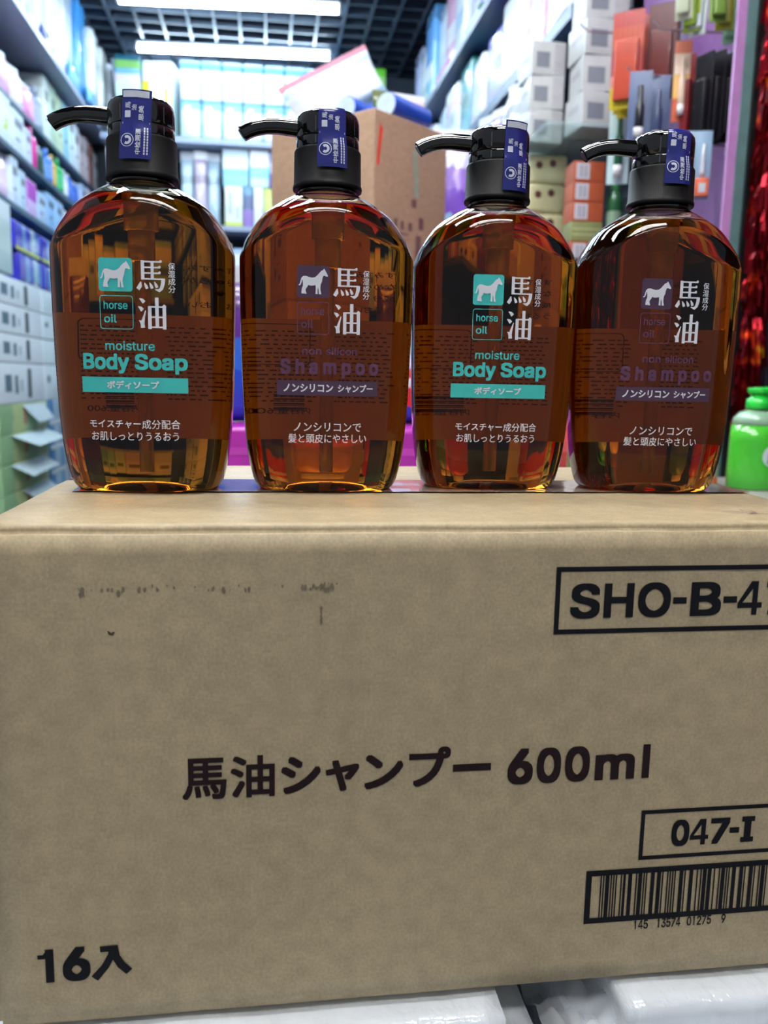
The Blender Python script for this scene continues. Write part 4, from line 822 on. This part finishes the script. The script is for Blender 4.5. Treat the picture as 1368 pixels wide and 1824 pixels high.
for k in range(3):
    card(f'orange and yellow sachet card, {ORD[k]} from the front on its hook', (.975+.022*k, 1.63+.028*k, .925), (.074, .215), bands([(0, (196, 176, 30)), (.24, (206, 130, 110)), (.36, (160, 44, 40)), (.62, (176, 70, 44)), (.85, (166, 50, 46))], 'z', .35, 2, .8), R(-38), 'slab', M([(176, 66, 44), (160, 50, 46), (150, 56, 50)][k], .3, coat=.3), 'sachet', 'orange sachet cards on the pink panel')
for k in range(2): card(f'dark red pack {"beside" if k == 0 else "right behind"} the orange sachet cards', (1.045+.020*k, 1.60+.03*k, .935), (.066, .20), M((76, 20, 20), .4), R(-38), 'slab', M((92, 24, 22), .3, coat=.3), 'pouch', 'dark red packs on the pink panel')
for k in range(2): card(f'grey blue blister pack with {"a black tube, nearer the aisle" if k == 0 else "a white capped tube, nearer the panel"}', (.972+.052*k, 1.535+.02*k, .762), (.050, .155), M((88, 104, 140), .3), R(-24), 'tube', M((20, 22, 34) if k == 0 else (70, 84, 120), .25), 'tube', 'grey blister packs on the pink panel')
card('pale green pack with a dark green brush left of the grey blister packs', (1.005, 1.72, .770), (.052, .21), M((196, 222, 226), .35), R(-24), 'tube', M((20, 80, 50), .3), 'brush', None)
card('lilac pack behind the grey blister packs', (1.045, 1.60, .790), (.05, .12), M((170, 120, 190), .4), R(-30), 'slab', M((160, 110, 180), .3), 'pouch')
card('orange and white tube pack hanging in front of the black packs', (.998, 1.39, .775), (.034, .16), bands([(0, (190, 90, 60)), (.3, (214, 170, 96)), (.6, (226, 200, 180)), (.85, (206, 120, 96))], 'z', .3), R(-20), 'tube', M((216, 190, 170), .3), 'tube')
card('red backed comb pack beside the black packs', (1.012, 1.385, .748), (.026, .17), M((130, 36, 40), .4), R(-64), 'slab', M((110, 24, 30), .3), 'comb')
for k in range(4): card(f'black comb pack, {ORD[k]} from the aisle on its hook', (1.030+.0225*k, 1.36-.004*k, .742+.003*(k % 2)), (.050, .175), M((24, 22, 28), .3, coat=.4), R(-72+5*k), 'slab', M((14, 14, 18), .3), 'comb', 'black comb packs on the pink panel')
for k in range(2): card('dark narrow stick pack lying slanted under the black packs' if k == 0 else 'dark narrow stick pack under the black packs, right one', (1.000+.05*k, 1.42, .600+.012*k), (.020, .11), M((50, 56, 78), .3), R(-20), 'slab', M((40, 44, 66), .3), 'stick', 'dark stick packs on the pink panel')
for k in range(2): card(f'pale blue brush card with a {"red" if k == 0 else "orange"} base', (.988+.040*k, 1.33+.004*k, .580+.004*k), (.034, .135), M((150, 180, 206), .35), R(-18), 'brush', M((190, 36, 50) if k == 0 else (226, 110, 80), .3), 'brush_base', 'pale blue brush cards on the pink panel')
random.seed(8)
for k in range(7):
    card(f'yellow green foil sachet hanging at the top of the pink panel, {ORD[k]} from the aisle', (.945+.024*k, 1.30+.012*(k % 3), .885-.006*(k % 2)), (.034, .105+.012*(k % 3)), M([(206, 214, 190), (150, 170, 60), (196, 206, 206), (120, 150, 70), (170, 170, 60), (140, 190, 150), (130, 110, 40)][k], .28, coat=.3), R(-30+random.uniform(-22, 22)), 'slab', M([(196, 206, 180), (130, 160, 50), (190, 200, 210), (110, 140, 60), (150, 150, 50), (130, 180, 150), (120, 100, 36)][k], .28), 'sachet', 'yellow green sachets on the pink panel', 'foil_sachet', R(random.uniform(-8, 8)))

# ------------------------------------------------------------------ the counter behind the carton, and what stands on it
TZ = -.112
t = thing('sales_counter', 'pale grey counter behind the tan shipping carton', 'counter', (0, 0, -1.2))
b = MB(); b.box(-.02, .855, .43, 2.25, 1.2+TZ-.03, 1.2+TZ, bev=.003); b.build('counter_top', M((176, 172, 164), .45), t)
b = MB(); b.box(.02, .84, .46, 2.2, 0, 1.2+TZ-.03); b.build('counter_base', M((110, 108, 110), .5), t)
c2 = box_thing('cardboard_carton', 'brown carton under the taped carton, hidden by the pump bottles', 'cardboard box', None, (.37, 1.90, TZ+.0005), (.283, .36, .36), cardboard('brown_board', (170, 140, 116)), R(41.3), [], .004)
t = thing('cardboard_carton', 'worn brown carton with tape marks and dark stamps behind the second and third bottles', 'cardboard box', (.3736, 1.9004, TZ+.362), R(41.3))
bb = cardboard('worn_board', (178, 146, 120)); H2 = .69-(TZ+.362)
mb = MB(); mb.box(-.1415, .1415, -.18, .18, 0, H2, bev=.004); mb.build('box_body', bb, t)
stamp_m = M((112, 76, 78), .6)
for (u, v, du, dv) in ((-.07, .155, .05, .004), (-.07, .170, .06, .004), (-.065, .185, .012, .02), (-.04, .182, .012, .02), (-.01, .182, .014, .02), (-.07, .13, .05, .018), (.02, .115, .022, .06), (-.05, .09, .05, .003), (-.03, .075, .06, .003), (.015, .055, .02, .03), (-.06, .05, .03, .012), (.03, .19, .02, .03), (.0, .24, .02, .02)):
    mb = MB(); mb.quad((u, -.1806, v), (u+du, -.1806, v), (u+du, -.1806, v+dv), (u, -.1806, v+dv)); mb.build('ink_stamp', stamp_m, t)
for (u, v, du, dv) in ((.01, .20, .018, .05), (.06, .15, .02, .012), (-.10, .22, .012, .05)):
    mb = MB(); mb.quad((-.1421, u+du, v), (-.1421, u, v), (-.1421, u, v+dv), (-.1421, u+du, v+dv)); mb.build('ink_stamp', stamp_m, t)
mb = MB(); mb.quad((-.134, -.1807, .315), (-.1255, -.1807, .315), (-.112, -.1807, .40), (-.124, -.1807, .41)); mb.build('red_mark', M((226, 66, 44), .5), t)
mb = MB(); mb.quad((.012, -.1807, .265), (.030, -.1807, .265), (.018, -.1807, .375), (-.002, -.1807, .375)); mb.build('tape_strip', M((150, 160, 140), .3), t)
# blue rolls and bags lying on it
for i, (px_, py_, z, rz) in enumerate(((.332, 1.805, .726, -46), (.425, 1.757, .742, -46))):
    t = thing('blue_roll', f'blue wrapped roll with a white end on the worn carton, {"left" if i == 0 else "right"} one', 'roll', (px_, py_, .6925), R(rz), 'blue rolls on the worn carton')
    mb = MB(); mb.tube([(0, .0, .0305), (0, .15, .0305)], [.029, .029], 28); mb.build('roll_wrap', M((30, 80, 196), .2, .15, 40, coat=.4), t)
    mb = MB(); mb.tube([(0, -.003, .0305), (0, .004, .0305)], [.0275, .0275], 28); tag(mb.build('roll_end', M((200, 222, 240), .3), t), label='white roll end')
lbg = pouch_thing('large_bag', 'big white bag slanting up to the right behind the blue rolls', 'bag', None, (.352, 2.010, .7685), (.28, .06, .135), bands([(0, (170, 210, 240)), (.18, (236, 246, 252)), (.6, (226, 238, 246)), (.8, (190, 220, 240))], 'z', .2, 0, .8, .4, .3), R(14), 0, M((216, 150, 166), .3), 91)
lbg.rotation_euler = (R(-5), R(-31), R(14))
pouch_thing('soft_pouch', 'white pouch with a pink stripe on the right end of the worn carton', 'pouch', 'pouches on the worn carton', (.511, 1.941, .6905), (.105, .035, .125), bands([(0, (226, 236, 236)), (.35, (230, 176, 176)), (.55, (232, 240, 240)), (.8, (226, 206, 206))], 'z', .25, 0, .8, .3, .3), R(14), R(-10), None, 92)
pouch_thing('soft_pouch', 'olive green pouch behind the pink striped one on the worn carton', 'pouch', 'pouches on the worn carton', (.462, 1.985, .6905), (.085, .035, .14), M((84, 100, 56), .3, coat=.3), R(10), R(-6), M((110, 120, 80), .3), 93)
box_thing('white_carton', 'plain white carton on the counter beside the worn brown carton', 'box', None, (.675, 2.13, TZ+.0005), (.13, .13, .56), M((206, 212, 220), .4, .04), 0, [(M((150, 160, 176), .4), [('-y', .2, .8, .6, .7)])], .003)
pouch_thing('soft_pouch', 'purple pouch with a pale blue foot on the plain white carton', 'pouch', None, (.675, 2.13, TZ+.562), (.125, .07, .33), bands([(0, (150, 190, 226)), (.28, (120, 80, 190)), (.5, (150, 120, 206)), (.75, (206, 206, 236))], 'z', .25, 0, .8, .3, .3), R(-10), 0, None, 97)
# things seen low between the bottles
box_thing('magenta_box', 'magenta box lying low behind the bottles on the counter', 'box', None, (.215, .775, TZ+.0005), (.40, .26, .118), M((176, 44, 168), .35, .06), 0, [(M((200, 70, 190), .35), [('-y', .02, .98, .72, .8)])], .006)
pouch_thing('soft_pouch', 'dark purple pouch standing between the first and second bottles', 'pouch', 'pouches behind the bottles', (.100, .78, .0075), (.11, .06, .205), bands([(0, (40, 80, 200)), (.35, (50, 110, 214)), (.58, (92, 40, 140)), (.8, (80, 30, 120))], 'z', .25, 0, .8, .3, .2), 0, 0, M((226, 230, 240), .3), 94)
pouch_thing('soft_pouch', 'red, white and blue pouch standing between the second and third bottles', 'pouch', 'pouches behind the bottles', (.330, .78, .0075), (.12, .06, .105), bands([(0, (40, 70, 180)), (.25, (210, 40, 60)), (.5, (226, 226, 236)), (.65, (206, 50, 70)), (.8, (170, 170, 226))], 'z', .25, 0, .8, .3, .2), 0, 0, None, 95)
# red and coloured goods on the counter that show through the amber bottles
random.seed(21)
for i, (x, y, c, h, nm) in enumerate([(.12, 1.10, (190, 30, 40), .26, 'red'), (.25, 1.14, (196, 150, 40), .22, 'golden'), (.56, .95, (180, 26, 40), .26, 'red'), (.70, 1.02, (70, 110, 40), .24, 'leaf green'), (.44, 1.16, (160, 20, 40), .28, 'crimson'), (.78, 1.30, (190, 40, 40), .27, 'scarlet')]):
    bottle_thing('plastic_bottle', f'{nm} bottle on the counter, seen only through the amber bottles, {ORD[i]} from the left', 'bottles on the counter behind the pump bottles', (x, y, TZ+.0005), .042, h, c, (220, 220, 220), tuple(int(v*.8+40) for v in c))
# green hand wash dispensers and the orange printed bottle at the right edge
gm = glass('green_gel', (.10, .70, .05), 1.36); gsolid = M((70, 190, 50), .18, .08, 18, coat=.5); gp = (30, 196, 60)
def dispenser(label, loc, rz):
    t = thing('soap_dispenser', label, 'soap dispenser', loc, rz, 'green soap dispensers')
    mb = MB(); mb.lathe([(.040, 0), (.0435, .003), (.0445, .03), (.0435, .085), (.0425, .112)], 36, sy=.72); mb.build('gel_body', gsolid, t)
    mb = MB(); mb.lathe([(.0424, .1122), (.0400, .124), (.0310, .134), (.0170, .139), (.0150, .142)], 36, sy=.72); mb.build('clear_shoulder', M((150, 190, 160), .12, .1, 30, coat=.6), t)
    mb = MB(); mb.lathe([(.0195, .1405), (.0205, .1415), (.0200, .1575), (.0150, .1585), (.0135, .166), (.0125, .167)], 28); mb.build('collar', M(gp, .3, coat=.3), t)
    mb = MB(); mb.lathe([(.0165, .1665), (.0185, .1690), (.0195, .1745), (.0180, .1765)], 24); mb.tube([(-.010, 0, .1715), (.020, 0, .1730), (.040, 0, .1715), (.054, 0, .1660), (.060, 0, .160)], [.0060, .0060, .0056, .0050, .0045], 14); mb.build('pump_head', M(gp, .3, coat=.3), t)
    mb = MB(); n_ = 24; vs = []
    for k in range(n_): 
        u = .020+.017*math.cos(2*PI*k/n_); z = .060+.018*math.sin(2*PI*k/n_); y = -.72*math.sqrt(max(0, .0447**2-u**2))-.0006; vs.append((u, y, z))
    mb.add(vs, [tuple(range(n_))]); lb = mb.build('oval_label', M((206, 226, 230), .35), t)
    mb = MB()
    for (dx, dz, w_, h_) in ((-.006, .004, .003, .009), (-.001, .004, .003, .009), (.004, .006, .004, .003), (-.005, -.006, .013, .005)):
        u = .020+dx; y = -.72*math.sqrt(max(0, .0447**2-u**2))-.0012; u2 = u+w_; y2 = -.72*math.sqrt(max(0, .0447**2-u2**2))-.0012
        mb.quad((u, y, .060+dz-h_/2), (u2, y2, .060+dz-h_/2), (u2, y2, .060+dz+h_/2), (u, y, .060+dz+h_/2))
    mb.build('blue_mark', M((30, 50, 150), .4), lb)
    return t
dispenser('bright green soap dispenser standing nearest the carton at the right edge', (.984, .985, TZ+.0005), R(-12))
t = thing('side_shelf', 'narrow grey ledge under the green dispensers', 'ledge', (0, 0, -1.2)); b = MB(); b.box(.865, 1.098, .70, 1.165, 1.2+TZ-.03, 1.2+TZ); b.build('ledge_board', M((160, 158, 152), .45), t)
b = MB(); b.box(.88, 1.09, .74, 1.15, 0, 1.2+TZ-.03); b.build('ledge_base', M((110, 108, 110), .5), t)
dispenser('green soap dispenser half cut off by the right edge of the photo', (1.050, 1.055, TZ+.0005), R(-6))
bo = bottle_thing('lotion_bottle', 'white lotion bottle with orange fruit print between the rightmost pump bottle and the green dispensers', None, (.922, 1.045, TZ+.0005), .027, .172, (226, 214, 200), (150, 84, 40), None)
mb = MB()
for (z0, z1, a0, a1) in ((.022, .050, -70, 10), (.062, .078, -90, -20), (.090, .118, -60, 30)):
    n_ = 8; vs = [( .0274*math.sin(R(a0+(a1-a0)*k/n_)), -.0274*math.cos(R(a0+(a1-a0)*k/n_)), z) for z in (z0, z1) for k in range(n_+1)]
    mb.add(vs, [(k, k+1, n_+2+k, n_+1+k) for k in range(n_)])
mb.build('fruit_print', M((236, 140, 50), .4), bo)
mb = MB(); mb.lathe([(.0275, .001), (.0275, .016)], 28, cap=False); mb.build('base_band', M((222, 110, 50), .4), bo)

# ------------------------------------------------------------------ red foil garlands
def garland_mat():
    mt, t, b = nt('red_foil')
    tc = t.nodes.new('ShaderNodeTexCoord'); n = t.nodes.new('ShaderNodeTexNoise'); n.inputs['Scale'].default_value = 22; n.inputs['Detail'].default_value = 1
    t.links.new(tc.outputs['Object'], n.inputs['Vector']); r = t.nodes.new('ShaderNodeValToRGB'); e = r.color_ramp.elements
    e[0].position = .0; e[0].color = (.09, .001, .004, 1); e[1].position = .58; e[1].color = (.20, .002, .008, 1)
    for p, c in ((.66, (.8, .05, .01)), (.72, (.75, .55, .02)), (.78, (.15, .55, .06)), (.86, (.24, .004, .012))):  # bright red, gold and green glints painted into the foil's colour
        x = e.new(p); x.color = (*c, 1)
    t.links.new(n.outputs['Fac'], r.inputs['Fac']); t.links.new(r.outputs['Color'], b.inputs['Base Color'])
    b.inputs['Metallic'].default_value = .85; b.inputs['Roughness'].default_value = .28; return mt
GM = garland_mat()
def garland(label, x, y, z0, z1, r, seed):
    random.seed(seed); t = thing('foil_garland', label, 'garland', (x, y, z0), 0, 'red foil garlands at the right')
    mb = MB(); L = z1-z0
    for i in range(int(L*1100)):
        z = random.uniform(.10, L) if L > .12 else L; a = random.random()*2*PI; l = r*random.uniform(.35, 1.0); wd = random.uniform(.0018, .0040)
        c, s = math.cos(a), math.sin(a); dr = random.uniform(.05, .095); tw = random.uniform(0, PI)
        px, py = wd*math.cos(tw), wd*math.sin(tw); q = []
        for k, (fr, fz) in enumerate(((.12, 0), (.6, .12), (.95, .45), (1.0, 1.0))):
            w_ = 1+.35*math.sin(k*2.1+i); rr = l*fr*(1+.12*math.sin(i*1.7+k))
            q += [(c*rr-px*w_, s*rr-py*w_, z-dr*fz), (c*rr+px*w_, s*rr+py*w_, z-dr*fz)]
        mb.add(q, [(0, 1, 3, 2), (2, 3, 5, 4), (4, 5, 7, 6)])
    mb.build('foil_fringe', GM, t)
    mb = MB(); mb.tube([(0, 0, .01), (0, 0, L)], .004, 8); mb.build('cord', M((90, 10, 16), .5), t)
t = thing('garland_rail', 'metal rail the red garlands hang from, above the frame', 'rail', (1.06, 0, 1.06)); b = MB(); b.tube([(0, -.30, 0), (0, 1.15, 0)], .008, 10); b.build('rail_bar', M((150, 150, 156), .3, metal=.7), t)
for yy in (-.25, 1.10):
    b = MB(); b.tube([(0, yy, 0), (0, yy, 1.53)], .005, 8); b.build('hanger', M((150, 150, 156), .3, metal=.7), t)
garland('red foil garland nearest the mauve post, its left edge in view', 1.052, 1.132, -.10, 1.05, .028, 1)
garland('red foil garland cut off by the right edge of the photo', 1.128, 1.128, .10, 1.05, .030, 2)
for i, (x, y) in enumerate(((1.06, .86), (1.06, .62), (1.06, .36), (1.06, .10), (1.06, -.18))):
    garland('red foil garland further right, out of the frame and mirrored in the bottles', x, y, -.05 if y < .6 else .1, 1.05, .075, 5+i)
